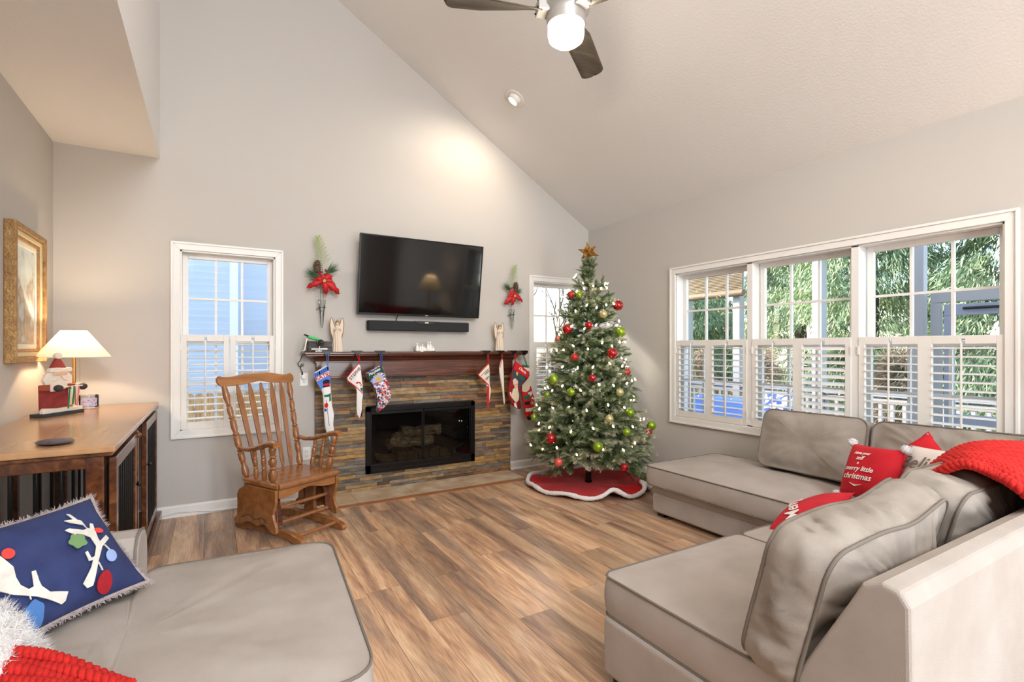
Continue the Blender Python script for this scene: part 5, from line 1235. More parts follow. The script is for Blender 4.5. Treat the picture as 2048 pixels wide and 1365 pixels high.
cushion('seat_cushion', .75, 2.5, .17, ch, Matrix.Translation((-.33, .6, .355)), m=SF, crown=.025, bcrown=0, wr=.012, ws=4.5, seed=2.0, outline=l_outline(), power=5.0, folds=.008)
MB().box(-.34, .34, .13, 1.20, .05, .285).build('base', SF, ch, bevel=.03, seg=4)
MB().box(-.91, -.33, -1.22, 1.02, .05, .28).build('base', SF, ch, bevel=.02, seg=4)
ar = [(1.0, .05), (1.0, .55), (1.012, .61), (1.045, .648), (1.10, .66), (1.16, .648), (1.195, .61), (1.205, .55), (1.205, .05)]
MB().prism(ar, -.93, -.37, 'x').build('arm', SF, ch, bevel=.014, seg=3)
MB().tube([(-.378, a, b_) for a, b_ in ar], .006, 6).build('piping', 'piping', ch, smooth=60)
for (x, y) in ((.28, 1.13), (-.85, 1.10), (.28, .2), (-.85, -1.15)): MB().box(x - .035, x + .035, y - .035, y + .035, 0, .055).build('foot', 'dark_foot', ch)

# ---------------------------------------------------------------- throw pillows
def pillow_h(u, v, th): return th * (max(0.0, 1 - abs(u) ** 2.6) ** .62) * (max(0.0, 1 - abs(v) ** 2.6) ** .62)
def pillow(name, label, w, h, th, T, m, wr=.006, seed=0.0, n=22, bow=.05):
    o = thing(name, label, 'pillow'); o.matrix_world = T
    V = []; F = []
    def pt(u, v, sg):
        x = w / 2 * u * (1 - bow * (1 - v * v) * abs(u) ** 3); y = h / 2 * v * (1 - bow * (1 - u * u) * abs(v) ** 3)
        z = pillow_h(u, v, th) + wr * fbm(x + seed, y, sg + seed, 9) * (1 - max(abs(u), abs(v)) ** 6)
        return (x, y, sg * z)
    for sg in (1, -1):
        for i in range(n + 1):
            for j in range(n + 1): V.append(pt(-1 + 2 * i / n, -1 + 2 * j / n, sg))
    N = (n + 1) ** 2
    for s in (0, 1):
        for i in range(n):
            for j in range(n):
                q = [s * N + i * (n + 1) + j, s * N + (i + 1) * (n + 1) + j, s * N + (i + 1) * (n + 1) + j + 1, s * N + i * (n + 1) + j + 1]; F.append(q if s == 0 else q[::-1])
    b = MB().add(V, F); ob = b.build('cover', m, o, smooth=80)
    bm = bmesh.new(); bm.from_mesh(ob.data); bmesh.ops.remove_doubles(bm, verts=bm.verts, dist=1e-5); bmesh.ops.recalc_face_normals(bm, faces=bm.faces); bm.to_mesh(ob.data); bm.free()
    def hf(x, y): return pillow_h(max(-1, min(1, x / (w / 2))), max(-1, min(1, y / (h / 2))), th) + wr * .6
    return o, hf
def decal(o, hf, poly, m, name, lift=.003):
    bm = bmesh.new(); f = bm.faces.new([bm.verts.new((x, y, 0)) for x, y in poly]); bmesh.ops.triangulate(bm, faces=[f])
    bmesh.ops.subdivide_edges(bm, edges=[e for e in bm.edges if e.calc_length() > .03], cuts=3); bmesh.ops.triangulate(bm, faces=bm.faces)
    for v in bm.verts: v.co.z = hf(v.co.x, v.co.y) + lift
    bmesh.ops.recalc_face_normals(bm, faces=bm.faces)
    me = bpy.data.meshes.new(name); bm.to_mesh(me); bm.free(); me.materials.append(M[m]); ob = bpy.data.objects.new(name, me); C.objects.link(ob); ob.parent = o
    s = ob.modifiers.new('thick', 'SOLIDIFY'); s.thickness = .003; s.offset = 0
    return ob
def on_surface_text(o, hf, s, size, m, c, ang=0.0, shear=0.2, space=1.0, off=0.0004, name='lettering'):
    T = Matrix.Translation((c[0], c[1], 0)) @ Matrix.Rotation(ang, 4, 'Z')
    t = text_part(s, size, m, o, I4, .0008, shear, space=space, offset=off, name=name)
    me = t.data; bm = bmesh.new(); bm.from_mesh(me)
    bmesh.ops.triangulate(bm, faces=bm.faces)
    for v in bm.verts:
        p = T @ v.co; v.co = (p.x, p.y, hf(p.x, p.y) + .003 + v.co.z)
    bm.to_mesh(me); bm.free(); return t
def fluff(name, pts, ln, m, parent, seed=0, n_per=1, w=.002, spread=.6, dirs=None):
    r = random.Random(seed); b = MB()
    for i, p in enumerate(pts):
        for _ in range(n_per):
            d = Vector((r.gauss(0, 1), r.gauss(0, 1), r.gauss(0, 1))).normalized() * spread
            if dirs is not None: d = d + dirs[i]
            d = d.normalized() * ln * r.uniform(.6, 1.1); s = d.orthogonal().normalized() * w; p = Vector(p)
            b.v += [tuple(p - s), tuple(p + s), tuple(p + d)]; k = len(b.v); b.f.append([k - 3, k - 2, k - 1]); b.mi.append(0)
    return b.build(name, m, parent)
# navy pillow with antlers on the chaise
C2 = onZ(297, 1168, .475); C3_ = onZ(74, 1281, .475); C1 = EYE + ray(160, 1010) * 2.0
e1 = (C3_ - C2); e2 = (C1 - C2); w_ = e1.length * 1.42; h_ = e2.length
xa = (-e1).normalized(); ya = (e2 - xa * e2.dot(xa)).normalized(); za = xa.cross(ya)
skew = e2.dot(xa)
cpt = C2 + e1 * .71 + e2 * .5
Tn = basis(cpt + za * .035, xa, ya, za)
nvp, nh = pillow('navy_pillow', 'navy pillow with white antlers and hanging baubles on the chaise', w_, h_, .085, Tn, 'navy_cloth', seed=1.0, wr=.012, bow=.10)
Ti = Tn.inverted()
def onP(zx, zy):
    d = ray(zx / 2.6256, 980 + zy / 2.6256); t = (Tn.translation + za * .05 - EYE).dot(za) / d.dot(za); p = Ti @ (EYE + d * t); return (p.x, p.y)
mat('antler_cream', (226, 222, 214), 0.8, col2=(206, 200, 190), nscale=25); mat('felt_green', (112, 146, 96), 0.95); mat('felt_lblue', (150, 172, 220), 0.95); mat('felt_blue', (72, 116, 176), 0.95); mat('felt_dred', (160, 22, 36), 0.95, bump=.4, bscale=200); mat('felt_coral', (222, 68, 60), 0.95); mat('fringe', (168, 154, 152), 0.95)
ant1 = [(410, 520), (445, 440), (452, 405), (430, 412), (408, 368), (420, 360), (442, 395), (460, 385), (470, 330), (440, 285), (400, 272), (345, 270), (303, 252), (325, 241), (400, 248), (425, 238), (405, 217), (340, 207), (306, 195), (345, 188), (355, 184), (328, 150), (345, 154), (377, 188), (397, 193), (422, 233), (440, 238), (443, 205), (460, 208), (467, 240), (482, 288), (492, 303), (530, 263), (547, 280), (503, 332), (484, 400), (478, 440), (470, 522), (440, 536)]
ant2 = [(-40, 380), (10, 425), (32, 445), (47, 500), (72, 538), (115, 558), (140, 545), (124, 472), (145, 466), (166, 518), (182, 543), (230, 568), (285, 563), (332, 560), (328, 600), (310, 616), (230, 602), (160, 592), (100, 588), (40, 584), (-40, 560)]
decal(nvp, nh, [onP(*p) for p in ant1], 'antler_cream', 'antler_patch'); decal(nvp, nh, [onP(*p) for p in ant2], 'antler_cream', 'antler_patch')
def blob(cx, cy, rx, ry, wav=0, k=5): return [onP(cx + rx * math.cos(a) * (1 + wav * math.sin(k * a)), cy + ry * math.sin(a) * (1 + wav * math.sin(k * a))) for a in [2 * PI * i / 28 for i in range(28)]]
decal(nvp, nh, blob(368, 310, 48, 36, .12, 5), 'felt_green', 'bauble_patch', .004); decal(nvp, nh, blob(557, 372, 31, 31), 'felt_lblue', 'bauble_patch', .004); decal(nvp, nh, blob(535, 500, 44, 50, .06, 3), 'felt_dred', 'bauble_patch', .005)
decal(nvp, nh, blob(165, 678, 58, 70, .06, 6), 'felt_blue', 'bauble_patch', .004); decal(nvp, nh, blob(490, 242, 26, 14), 'felt_coral', 'bauble_patch', .004); decal(nvp, nh, blob(5, 375, 34, 28), 'felt_coral', 'bauble_patch', .004)
for (a, b_, c_, d_) in ((345, 262, 352, 280), (515, 320, 545, 345), (480, 415, 508, 452), (112, 575, 130, 608)):
    decal(nvp, nh, [onP(a, b_), onP(a + 6, b_ - 2), onP(c_ + 6, d_ - 2), onP(c_, d_)], 'antler_cream', 'thread_patch', .004)
ep = []
for s in range(4):
    for i in range(70):
        u = -1 + 2 * i / 70; bo = .10
        q = {0: (w_ / 2 * u, h_ / 2 * (1 - bo * (1 - u * u))), 1: (w_ / 2 * (1 - bo * (1 - u * u)), -h_ / 2 * u), 2: (-w_ / 2 * u, -h_ / 2 * (1 - bo * (1 - u * u))), 3: (-w_ / 2 * (1 - bo * (1 - u * u)), h_ / 2 * u)}[s]
        ep.append(Vector((q[0], q[1], 0)))
MB().tube(ep, .008, 6, closed=True).build('braid_edge', 'fringe', nvp, smooth=80)
fluff('fringe', ep, .024, 'fringe', nvp, 3, 7, .0028, 1.0, [p.normalized() * .7 for p in ep])
# white fur pillow and left knit throw
fp_, fh = pillow('fur_pillow', 'white fluffy fur pillow at the lower left edge of the chaise', .36, .36, .08, frame3(onZ(-66, 1308, .57), (-.25, -.95, .1), (-.5, .25, .6)), 'white_fur', seed=5)
r_ = random.Random(4); fpts = []; fd = []
for i in range(2600):
    u, v = r_.uniform(-1, 1), r_.uniform(-1, 1); sg = r_.choice((1, 1, 1, -1)); fpts.append((u * .175, v * .175, sg * pillow_h(u, v, .08))); fd.append(Vector((u * .6, v * .6, sg * .6)))
fluff('fur', fpts, .035, 'white_fur', fp_, 9, 5, .0012, .8, fd)
def knit(name, label, near, far, nrib, r, loc_cat='throw', group=None):
    # ribs run along the drape from end to end; near and far are the two long edges
    def samp(P, u):
        n = len(P) - 1; x = u * n; i = min(n - 1, int(x)); f = x - i
        p0, p1, p2, p3 = P[max(0, i - 1)], P[i], P[i + 1], P[min(n, i + 2)]
        return .5 * ((2 * p1) + (p2 - p0) * f + (2 * p0 - 5 * p1 + 4 * p2 - p3) * f * f + (3 * p1 - p0 - 3 * p2 + p3) * f ** 3)
    t = thing(name, label, loc_cat); b = MB(); N = 90
    for q in range(nrib):
        v = q / (nrib - 1)
        A = [samp(near, i / N).lerp(samp(far, i / N), v) for i in range(N + 1)]
        A = [p + Vector((0, 0, .006 * math.sin(v * 9 + i * .1))) for i, p in enumerate(A)]
        for st in range(2):     # two plies twisted around each other give the cable look
            pts = []
            for i, p in enumerate(A):
                d = (A[min(N, i + 1)] - A[max(0, i - 1)]).normalized(); sd = (far[0] - near[0]).normalized(); sd = (sd - d * sd.dot(d)).normalized(); up = d.cross(sd)
                a = i * 1.05 + st * PI + q; pts.append(p + (sd * math.cos(a) * .9 + up * math.sin(a) * .75) * r * .55)
            b.tube(pts, r * .62, 6)
    b.build('knit_ribs', 'red_knit', t, smooth=80)
    c = MB(); NN = 24; vs = []; fs = []
    for i in range(NN + 1):
        for j in range(7): vs.append(samp(near, i / NN).lerp(samp(far, i / NN), j / 6) - Vector((0, 0, r * .4)))
    for i in range(NN):
        for j in range(6): fs.append((i * 7 + j, (i + 1) * 7 + j, (i + 1) * 7 + j + 1, i * 7 + j + 1))
    c.add(vs, fs).build('backing_knit', 'red_knit', t, smooth=80)
    return t
knit('knit_throw', 'chunky red knit throw in the lower left corner of the chaise', [onZ(-120, 1330, .52), onZ(0, 1378, .52), onZ(130, 1400, .50), onZ(255, 1440, .485)], [onZ(-140, 1285, .55), onZ(0, 1300, .56), onZ(130, 1325, .53), onZ(262, 1368, .485)], 5, .017)
near = [onY(1838, 992, .98), onY(1872, 962, .86), onY(1930, 938, .76), onY(1990, 958, .68), onY(2048, 1000, .60), onY(2120, 1075, .55)]
far = [onY(1832, 984, 1.12), onY(1862, 948, 1.06), onY(1908, 918, 1.0), onY(1962, 905, .93), onY(2048, 902, .86), onY(2130, 915, .80)]
near = [p + Vector((0, 0, .02)) for p in near]; far = [p + Vector((0, 0, .03)) for p in far]
knit('knit_throw', 'chunky red knit throw draped over the sofa back at the right edge', near, far, 12, .021)
# sofa pillows
mat('pompom_white', (244, 240, 240), 0.95, sheen=.5, bump=.8, bscale=160)
p1, h1 = pillow('lettered_pillow', 'red pillow with white script lettering and pompom corners on the sofa', .35, .34, .07, frame3((3.42, 1.52, .65), (-.32, -.94, .06), (.36, -.16, .92)), 'red_cotton', seed=2)
for i, (s, sz, x, y) in enumerate((('Have your', .026, -.03, .098), ('self', .036, -.03, .066), ('a', .026, -.03, .034), ('merry little', .042, -.02, -.002), ('christmas', .050, -.02, -.05))): on_surface_text(p1, h1, s, sz, 'white_cloth', (x, y), .04, .3)
decal(p1, h1, [(-.06, -.092), (-.02, -.1), (.03, -.09), (-.02, -.108)], 'white_cloth', 'flourish')
for (sx, sy) in ((-1, 1), (1, 1), (-1, -1), (1, -1)):
    q = MB(); q.sphere((sx * .178, sy * .173, 0), .027, 12, 8); po = q.build('pompom', 'pompom_white', p1, smooth=80)
    rr_ = random.Random(sx * 3 + sy); pp = []; dd = []
    for i in range(220):
        v = Vector((rr_.gauss(0, 1), rr_.gauss(0, 1), rr_.gauss(0, 1))).normalized(); pp.append(Vector((sx * .178, sy * .173, 0)) + v * .025); dd.append(v)
    fluff('pompom_yarn', pp, .012, 'pompom_white', po, 1, 1, .002, .3, dd)
p2, h2 = pillow('cream_pillow', 'cream linen pillow with dark stitched script behind the red one', .36, .36, .06, frame3((3.42, 1.21, .68), (-.30, -.94, .05), (.42, -.1, .9)), 'oatmeal_cloth', seed=3)
on_surface_text(p2, h2, 'Believe', .11, 'piping', (-.02, .06), 0.0, .3)
p3_, h3 = pillow('dotted_pillow', 'red pillow edged with white stitches leaning in the sofa corner', .36, .36, .06, frame3((3.69, 1.37, .655), (-.25, -.68, -.69), (.25, -.68, .69)), 'red_cotton', seed=4)
dm = MB()
for s in range(4):
    for i in range(24):
        u = -1 + 2 * (i + .5) / 24; x, y = [(u, .95), (.95, u), (u, -.95), (-.95, u)][s]; dm.sphere((x * .18 * .97, y * .18 * .97, 0), .0055, 6, 4)
dm.build('white_stitches', 'white_cloth', p3_)
p4, h4 = pillow('red_pillow', 'red pillow with white embroidery lying on the sofa seat', .42, .36, .06, frame3((2.74, 1.50, .53), (.95, .25, .10), (-.25, .80, -.42)), 'red_cotton', seed=6)
on_surface_text(p4, h4, 'Merry', .11, 'white_cloth', (-.07, .05), .3, .3)
# ================================================================ CEILING FAN AND LAMPS
fx, fy, fz = 1.886, 2.52, 3.285
mat('fan_bowl', (255, 250, 238), 0.4, emit=(255, 243, 220), estr=30)
mat('fan_metal', (186, 182, 178), 0.4, metal=0.55)
fan = thing('ceiling_fan', 'three bladed ceiling fan with a lit frosted bowl under the vaulted ceiling', 'ceiling fan', (fx, fy, fz))
MB().lathe([(.02, 0.0), (.075, .006), (.105, .03), (.112, .06), (.112, .115)], 32).build('light_bowl', 'fan_bowl', fan, smooth=50)
MB().lathe([(.114, .115), (.12, .13), (.12, .165), (.13, .19), (.145, .205), (.15, .24), (.15, .30), (.13, .33), (.05, .35), (.03, .37)], 36).build('motor_housing', 'fan_metal', fan, smooth=35)
zc_ = zceil(fx) - fz
MB().tube([(0, 0, .36), (0, 0, zc_ - .05)], .016, 12).build('downrod', 'fan_metal', fan, smooth=40)
MB().lathe([(.03, zc_ - .12), (.065, zc_ - .07), (.07, zc_ + .03)], 24).build('canopy', 'fan_metal', fan, smooth=40)
for deg in (37.1, 160.4, 278.7):
    a = math.radians(deg); T0 = Matrix.Rotation(a, 4, 'Z') @ Matrix.Translation((0, 0, .20))
    V = []; F = []; nx, ny = 40, 6
    for i in range(nx + 1):
        u = i / nx; x = .16 + .59 * u; w = (.05 + .035 * min(1, u * 4)) * (1 if u < .9 else max(.18, math.sqrt(max(.0, 1 - ((u - .9) / .1) ** 2)))); pitch = math.radians(34 - 22 * min(1, u * 1.6))
        for j in range(ny + 1):
            v = -1 + 2 * j / ny; V.append((x, v * w * math.cos(pitch), -v * w * math.sin(pitch) + .01 * (1 - v * v) - .02 * u))
    for i in range(nx):
        for j in range(ny): F.append((i * (ny + 1) + j, (i + 1) * (ny + 1) + j, (i + 1) * (ny + 1) + j + 1, i * (ny + 1) + j + 1))
    bo = MB().add(V, F, T0).build('blade', 'fan_wood', fan, smooth=60); sd = bo.modifiers.new('thick', 'SOLIDIFY'); sd.thickness = .008
    MB().box(.115, .185, -.05, .05, -.028, .045, T0).build('blade_bracket', 'fan_metal', fan, bevel=.006)
    for (yy, zz) in ((-.035, -.012), (.035, -.012), (-.035, .03), (.035, .03)): MB().sphere((.187, yy, zz), .006, 8, 4, T=T0).build('screw', 'black_metal', fan)
sn_ = Vector((-SL, 0, -1)).normalized()     # inward normal of the sloping ceiling
mat('can_white', (232, 226, 218), 0.5); mat('can_lamp', (255, 244, 224), 0.4, emit=(255, 232, 190), estr=12)
def can(x, y, aim, power, label, spot=1.5, blend=.6, face=None):
    z = zceil(x); q = sn_.to_track_quat('Z', 'Y').to_matrix().to_4x4(); c = Vector((x, y, z))
    t = thing('recessed_light', label, 'ceiling light', c, rot=q.to_euler(), group='recessed ceiling lights')
    MB().lathe([(.062, -.004), (.098, -.002), (.102, .006), (.094, .012), (.066, .008), (.062, .0)], 32, cap=False).build('trim_ring', 'can_white', t, smooth=50)
    qi = q.to_3x3().inverted(); dl = (qi @ Vector(face or aim)).normalized(); T = Matrix.Translation((0, 0, .006)) @ dl.to_track_quat('Z', 'Y').to_matrix().to_4x4()
    MB().lathe([(.064, -.03), (.066, .0), (.06, .022), (.05, .034), (.046, .02)], 28, T, cap=False).build('eyeball', 'can_white', t, smooth=50)
    MB().lathe([(.001, .022), (.047, .02)], 24, T, cap=False).build('lamp_face', 'can_lamp', t)
    p = c + sn_ * .05 + Vector(aim).normalized() * .035
    light('recessed_spot', 'SPOT', p, power, (1.0, 0.86, 0.70), target=tuple(p + Vector(aim)), spot_size=spot, spot_blend=blend, shadow_soft_size=.04)
can(2.56, 4.252, (-.35, .75, -1.0), 40, 'lit recessed eyeball light in the ceiling aimed at the fireplace wall', 2.3, .9, (-.55, .25, -.75))
can(2.56, 1.5, (0, .1, -1), 26, 'added unseen recessed fill light above the sofa outside the frame', 2.4)  # cans from here on are added out of view to fill the room
can(2.56, -1.2, (0, .2, -1), 26, 'added unseen recessed fill light high behind the camera on the right', 2.4)
can(0.6, -1.2, (0, .3, -1), 26, 'added unseen recessed fill light high behind the camera on the left', 2.4)
can(0.6, 1.2, (0, .2, -1), 26, 'added unseen recessed fill light high above the chaise', 2.4)
# floor lamp just outside the right edge of the frame (it shows in the television's reflection)
fl_ = thing('floor_lamp', 'brass floor lamp with a cone shade in the sofa corner', 'lamp', (3.78, .28, 0))
MB().lathe([(.14, 0), (.14, .015), (.03, .03), (.012, .05)], 24).build('base', 'brass', fl_, smooth=40)
MB().tube([(0, 0, .04), (0, 0, 1.35)], .012, 10).build('pole', 'brass', fl_, smooth=40)
MB().lathe([(.24, 1.22), (.1, 1.48)], 36, cap=False).build('lamp_shade', 'parchment_shade', fl_, smooth=60)
MB().sphere((0, 0, 1.36), .03, 12, 8).build('bulb', 'bulb_glow', fl_, smooth=60)
light('floor_lamp_bulb', 'POINT', (3.78, .28, 1.42), 12, (1.0, 0.76, 0.45), shadow_soft_size=0.035)

# ================================================================ OUTSIDE
GZ = -0.75
mat('grass', (120, 128, 84), 0.95, col2=(150, 140, 96), nscale=3, detail=8)
gd = MB().box(-30, 45, 5.3, 50, GZ - .1, GZ).box(4.4, 45, -30, 5.3, GZ - .1, GZ).build('ground', 'grass'); struct(gd, 'winter lawn outside the windows')
# neighbour house with lap siding
mat('siding_blue', (200, 211, 228), 0.7, rand=.03); mat('house_white', (240, 240, 240), 0.6); mat('roof_grey', (96, 96, 100), 0.9)
hs = thing('neighbour_house', 'pale blue lap sided house seen through the left window', 'house', (0, 12.6, GZ))
MB().box(-7.0, 0.42, .06, 6, 0, 7.6).box(0.42, 2.2, .95, 6, 0, 7.6).build('house_wall', 'house_white', hs)
bd_ = None
for i in range(57):
    z = i * .135
    o = MB().box(-7.0, 0.36, 0, .06, 0, .145, Matrix.Translation((0, 0, 0)) @ Matrix.Rotation(math.radians(9), 4, 'X')).build('siding_board', 'siding_blue', hs) if bd_ is None else link_copy(bd_, hs)
    bd_ = bd_ or o; o.location = (0, 0, z)
bd2 = None
for i in range(57):
    o = MB().box(0.5, 2.2, 0, .06, 0, .145, Matrix.Rotation(math.radians(9), 4, 'X')).build('siding_board', 'siding_blue', hs) if bd2 is None else link_copy(bd2, hs)
    bd2 = bd2 or o; o.location = (0, .9, i * .135)
MB().box(.34, .50, -.03, .95, 0, 7.6).build('corner_board', 'house_white', hs)
MB().add([(-7.3, -.5, 7.5), (2.5, -.5, 7.5), (2.5, 3, 10.0), (-7.3, 3, 10.0), (-7.3, -.5, 7.65), (2.5, -.5, 7.65), (2.5, 3, 10.15), (-7.3, 3, 10.15)], [(0, 1, 2, 3), (7, 6, 5, 4), (0, 4, 5, 1), (1, 5, 6, 2), (2, 6, 7, 3), (3, 7, 4, 0)]).build('roof', 'roof_grey', hs)
def fence(name, label, x0, x1, y, z1, axis='x', pitch=.15, m='fence_wood'):
    t = thing(name, label, 'fence', (0, 0, GZ)); h = z1 - GZ; pk_ = None; n = int((x1 - x0) / pitch)
    for i in range(n):
        u = x0 + i * pitch
        if pk_ is None: pk_ = MB().prism([(0, 0), (pitch - .012, 0), (pitch - .012, h - .05), (pitch * .7, h), (pitch * .25, h), (0, h - .05)], 0, .02, 'y' if axis == 'x' else 'x').build('picket', m, t); o = pk_
        else: o = link_copy(pk_, t)
        o.location = (u, y, 0) if axis == 'x' else (y, u, 0)
    for zz in (.3, h - .35):
        (MB().box(x0, x1, y + .02, y + .07, zz, zz + .09) if axis == 'x' else MB().box(y + .02, y + .07, x0, x1, zz, zz + .09)).build('fence_rail', m, t)
    return t
fence('yard_fence', 'sunlit wooden picket fence below the neighbour house', -2.2, 3.4, 10.4, .62)
fence('yard_fence', 'weathered wooden fence behind the evergreens', 1.0, 14.0, 14.5, 0.35, 'y', .16, 'fence_wood')
# bare trees beyond the right back window
def bare_tree(x, y, h, seed, label):
    r = random.Random(seed); b = MB()
    def grow(p, d, ln, rad, lvl):
        pts = [p]; q = p; dd = d
        for i in range(4): dd = (dd + Vector((r.gauss(0, .12), r.gauss(0, .12), .05))).normalized(); q = q + dd * ln / 4; pts.append(q)
        b.tube(pts, [rad * (1 - .12 * i) for i in range(5)], 5)
        if lvl == 0: return
        for i in range(4 if lvl > 1 else 3):
            j = r.randint(1, 4); nd = (dd + Vector((r.gauss(0, .6), r.gauss(0, .6), r.uniform(-.1, .5)))).normalized(); grow(pts[j], nd, ln * r.uniform(.5, .72), rad * .5, lvl - 1)
    grow(Vector((0, 0, 0)), Vector((0, 0, 1)), h * .5, .09, 4)
    t = thing('bare_tree', label, 'tree', (x, y, GZ)); b.build('branches', 'bark', t)
    return t
bare_tree(7.0, 11.5, 6.5, 3, 'thin bare winter tree left in the window behind the christmas tree'); bare_tree(9.2, 13.0, 7, 5, 'taller bare winter tree at the right of the window behind the tree'); bare_tree(8.0, 16, 7, 8, 'distant bare tree beyond the garden behind the christmas tree')
# evergreens beyond the porch: drooping sprays
def leafmat(name, a, b_, c_):
    m, n, l, bb = _nt(name); at = n.new('ShaderNodeAttribute'); at.attribute_name = 'tone'; cr = ramp(n, [(0, a), (.5, b_), (1, c_)]); l.new(at.outputs['Fac'], cr.inputs['Fac'])
    l.new(cr.outputs[0], bb.inputs['Base Color']); bb.inputs['Roughness'].default_value = .7; M[name] = m
leafmat('evergreen_leaf', (98, 124, 100), (150, 172, 128), (200, 212, 164)); leafmat('dry_leaf', (140, 116, 92), (182, 160, 132), (210, 192, 168))
def evergreen_mesh(seed, h, R, n, m, droop=.8, size=(.011, .13)):
    g = np.random.default_rng(seed); nb_ = 170; bz = g.uniform(.06, .98, nb_); ba = g.uniform(0, 2 * PI, nb_); tone_b = g.uniform(-.25, .25, nb_)
    k = g.integers(0, nb_, n); u = g.uniform(.25, 1, n) ** .7; rad = R * (1 - bz[k] * .8) * u; a = ba[k] + g.normal(0, .16, n)
    P = np.stack([rad * np.cos(a), rad * np.sin(a), bz[k] * h - .35 * u * u * R * .5 + g.normal(0, .08, n)], 1)
    d = np.stack([np.cos(a) * .45, np.sin(a) * .45, -droop * np.ones(n)], 1) + g.normal(0, .35, (n, 3)); d /= np.linalg.norm(d, axis=1)[:, None]
    s = np.cross(d, g.normal(0, 1, (n, 3))); s /= np.linalg.norm(s, axis=1)[:, None]
    L = g.uniform(.6, 1.2, n)[:, None] * size[1]; Wd = g.uniform(.6, 1.2, n)[:, None] * size[0]
    V = np.stack([P, P + d * L * .4 + s * Wd, P + d * L, P + d * L * .4 - s * Wd], 1).reshape(-1, 3)
    F = np.arange(4 * n).reshape(-1, 4)
    me = bpy.data.meshes.new('foliage'); me.from_pydata(V.tolist(), [], F.tolist()); me.materials.append(M[m])
    at = me.attributes.new('tone', 'FLOAT', 'POINT'); tn = np.clip(.5 + tone_b[k] + g.normal(0, .18, n), 0, 1); at.data.foreach_set('value', np.repeat(tn, 4).astype(np.float32)); return me
EM = [evergreen_mesh(1, 6.5, 1.9, 80000, 'evergreen_leaf'), evergreen_mesh(2, 7.0, 2.1, 80000, 'evergreen_leaf')]
ev = [(10.2, 8.6, 0, 'drooping evergreen seen in the leftmost pane of the wide window'), (11.0, 6.2, 1, 'drooping evergreen behind the porch post in the middle window'), (9.6, 4.3, 1, 'bushy evergreen filling the right part of the wide window'), (9.4, 2.3, 0, 'bushy evergreen at the far right behind the porch door'), (13.0, 10.5, 1, 'distant evergreen at the left end of the garden')]
for (x, y, k_, lb) in ev:
    t = thing('evergreen_tree', lb, 'tree', (x, y, GZ), rotz=x * 3.1, group='evergreens beyond the porch')
    MB().tube([(0, 0, 0), (.05, 0, 3), (0, .05, 6)], [.16, .11, .03], 8).build('trunk', 'bark', t, smooth=60)
    f = bpy.data.objects.new('foliage', EM[k_]); C.objects.link(f); f.parent = t; f['kind'] = 'stuff'
DM = evergreen_mesh(7, 2.2, 1.0, 9000, 'dry_leaf', .1, (.008, .16))
for (x, y, lb) in ((8.6, 5.6, 'dry brown shrub between the evergreens behind the middle window'), (8.4, 3.3, 'dry brown shrub below the bushy evergreen on the right'), (9.0, 7.4, 'dry brown shrub beside the left evergreen'), (7.0, 9.9, 'dry brown shrub seen low in the back window by the tree')):
    t = thing('dry_shrub', lb, 'shrub', (x, y, GZ), rotz=y, group='dry shrubs in the garden'); MB().tube([(0, 0, 0), (.03, 0, .9), (0, .03, 1.8)], [.04, .03, .01], 6).build('stem', 'bark', t)
    f = bpy.data.objects.new('foliage', DM); C.objects.link(f); f.parent = t; f['kind'] = 'stuff'
# deck with posts, railing, door frame, bench
mat('porch_paint', (186, 184, 182), 0.6); mat('porch_blue', (168, 174, 188), 0.6)
dk = thing('porch_deck', 'grey wooden deck outside the wide window', 'deck', (0, 0, 0)); bdk = None
y = -0.6
while y < 5.0:
    if bdk is None: bdk = MB().box(4.32, 7.2, 0, .135, -.13, -.10).build('deck_board', 'deck_wood', dk); o = bdk
    else: o = link_copy(bdk, dk)
    o.location = (0, y, 0); y += .14
def post(x, y, w, label, m='porch_paint', z1=2.65):
    t = thing('porch_post', label, 'post', (x, y, -.10), group='porch posts'); MB().box(-w / 2, w / 2, -w / 2, w / 2, 0, z1 + .1).build('post_shaft', m, t, bevel=.006); MB().box(-w / 2 - .015, w / 2 + .015, -w / 2 - .015, w / 2 + .015, 0, .12).build('post_base', m, t, bevel=.006)
    return t
post(7.0, 5.9, .13, 'outermost left porch post in the left pane'); post(7.0, 4.93, .12, 'grey porch post near the downspout in the left pane'); post(7.0, 3.72, .13, 'pale porch post in the middle window'); post(5.7, 2.12, .09, 'near grey porch post at the left of the right window'); post(7.0, .9, .13, 'far right porch post behind the sofa corner')
hb_ = thing('porch_beam', 'long white porch header beam above the posts', 'beam', (7.0, 2.6, 2.64)); MB().box(-.07, .07, -2.2, 3.4, 0, .2).build('beam', 'porch_paint', hb_, bevel=.005)
bs = thing('bamboo_shade', 'rolled bamboo shade hanging under the porch beam at the left pane', 'blind', (6.88, 5.4, 2.30)); sl_ = None
for i in range(14):
    if sl_ is None: sl_ = MB().tube([(0, -.62, 0), (0, .55, 0)], .011, 6).build('slat', 'bamboo', bs, smooth=60); o = sl_
    else: o = link_copy(sl_, bs)
    o.location = (0, 0, .024 * i)
MB().tube([(0, -.64, -.05), (0, .57, -.05)], .05, 10).build('roll', 'bamboo', bs, smooth=60)
rl = thing('deck_railing', 'white deck railing with square balusters outside the wide window', 'railing', (7.0, 0, -.1))
MB().box(-.05, .05, -.6, 5.9, .92, .96).build('top_rail', 'porch_blue', rl, bevel=.004); MB().box(-.025, .025, -.6, 5.9, .84, .90).build('upper_rail', 'porch_paint', rl); MB().box(-.025, .025, -.6, 5.9, .10, .16).build('lower_rail', 'porch_paint', rl)
bal = None; y = -.5
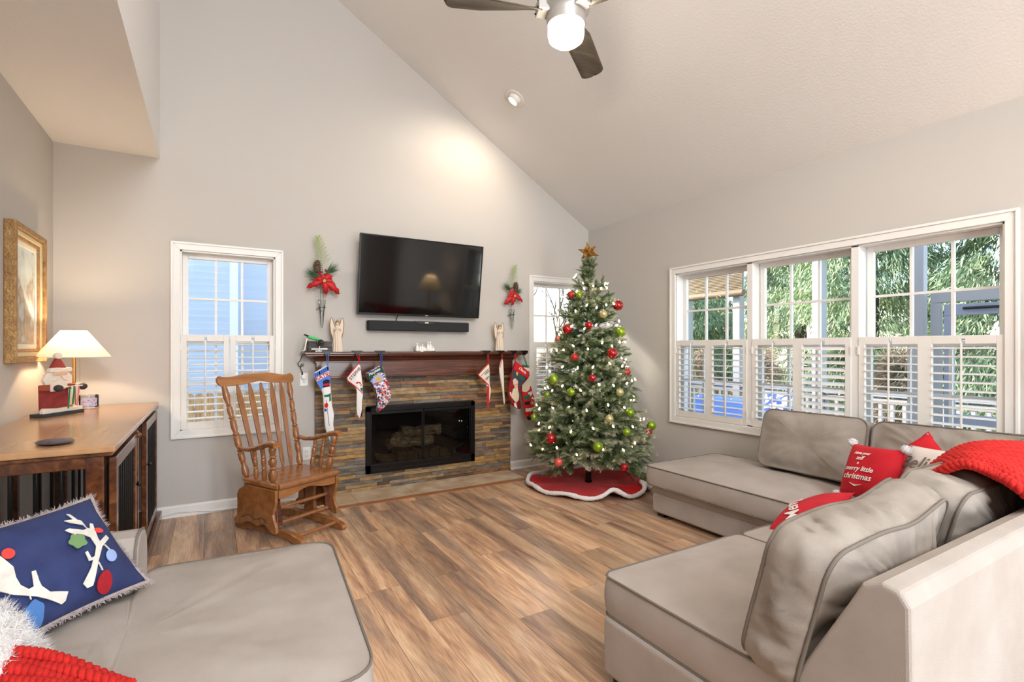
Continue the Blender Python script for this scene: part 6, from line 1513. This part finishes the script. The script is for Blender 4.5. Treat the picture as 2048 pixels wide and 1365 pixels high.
while y < 5.9:
    if bal is None: bal = MB().box(-.018, .018, -.018, .018, .16, .84).build('baluster', 'porch_paint', rl); o = bal
    else: o = link_copy(bal, rl)
    o.location = (0, y, 0); y += .125
dr = thing('porch_door', 'grey framed porch storm door seen through the right window', 'door', (5.72, 1.70, -.1))
MB().box(-.025, .025, -.62, .34, 1.92, 2.02).box(-.025, .025, .26, .34, 0, 1.92).box(-.025, .025, -.62, -.54, 0, 1.92).build('door_surround', 'porch_paint', dr, bevel=.005)
MB().box(-.02, .02, -.52, .24, 1.80, 1.90).box(-.02, .02, .17, .24, 0, 1.80).box(-.02, .02, -.52, -.45, 0, 1.80).box(-.02, .02, -.45, .17, .02, .25).box(-.02, .02, -.45, .17, .82, .92).build('door_frame', 'porch_blue', dr, bevel=.004)
MB().add([(0, -.45, .25), (0, .17, .25), (0, .17, 1.8), (0, -.45, 1.8)], [(0, 1, 2, 3)]).build('pane', 'window_glass', dr)
MB().tube([(-.03, .1, 1.86), (-.03, -.3, 1.86)], .012, 8).build('door_closer', 'black_metal', dr)
mat('blue_cushion', (96, 132, 196), 0.85); mat('blue_pattern', (206, 216, 232), 0.85, col2=(66, 92, 160), nscale=14, lo=.48, hi=.52, detail=1)
bn = thing('outdoor_sofa', 'low outdoor sofa with blue cushions on the deck', 'outdoor sofa', (6.25, 4.35, -.1))
MB().box(-.35, .35, -1.0, .95, .12, .30).build('seat_frame', 'deck_wood', bn, bevel=.01); MB().box(.28, .36, -1.0, .95, .30, .62).build('back_rail', 'deck_wood', bn, bevel=.01)
for (x, y) in ((-.3, -.95), (-.3, .88), (.3, -.95), (.3, .88)): MB().box(x - .03, x + .03, y - .03, y + .03, 0, .13).build('leg', 'deck_wood', bn)
for (y0, y1) in ((-.96, -.02), (0, .92)): MB().box(-.34, .27, y0, y1, .30, .44).build('seat_pad', 'blue_cushion', bn, bevel=.04, seg=4)
MB().box(.13, .27, 0, .92, .44, .80).build('back_pad', 'blue_cushion', bn, bevel=.05, seg=4)
pp, hh = pillow('outdoor_pillow', 'blue and white patterned pillow on the outdoor sofa', .5, .5, .09, frame3((6.28, 3.85, .60), (-.1, -1, 0), (.35, 0, .94)), 'blue_pattern')
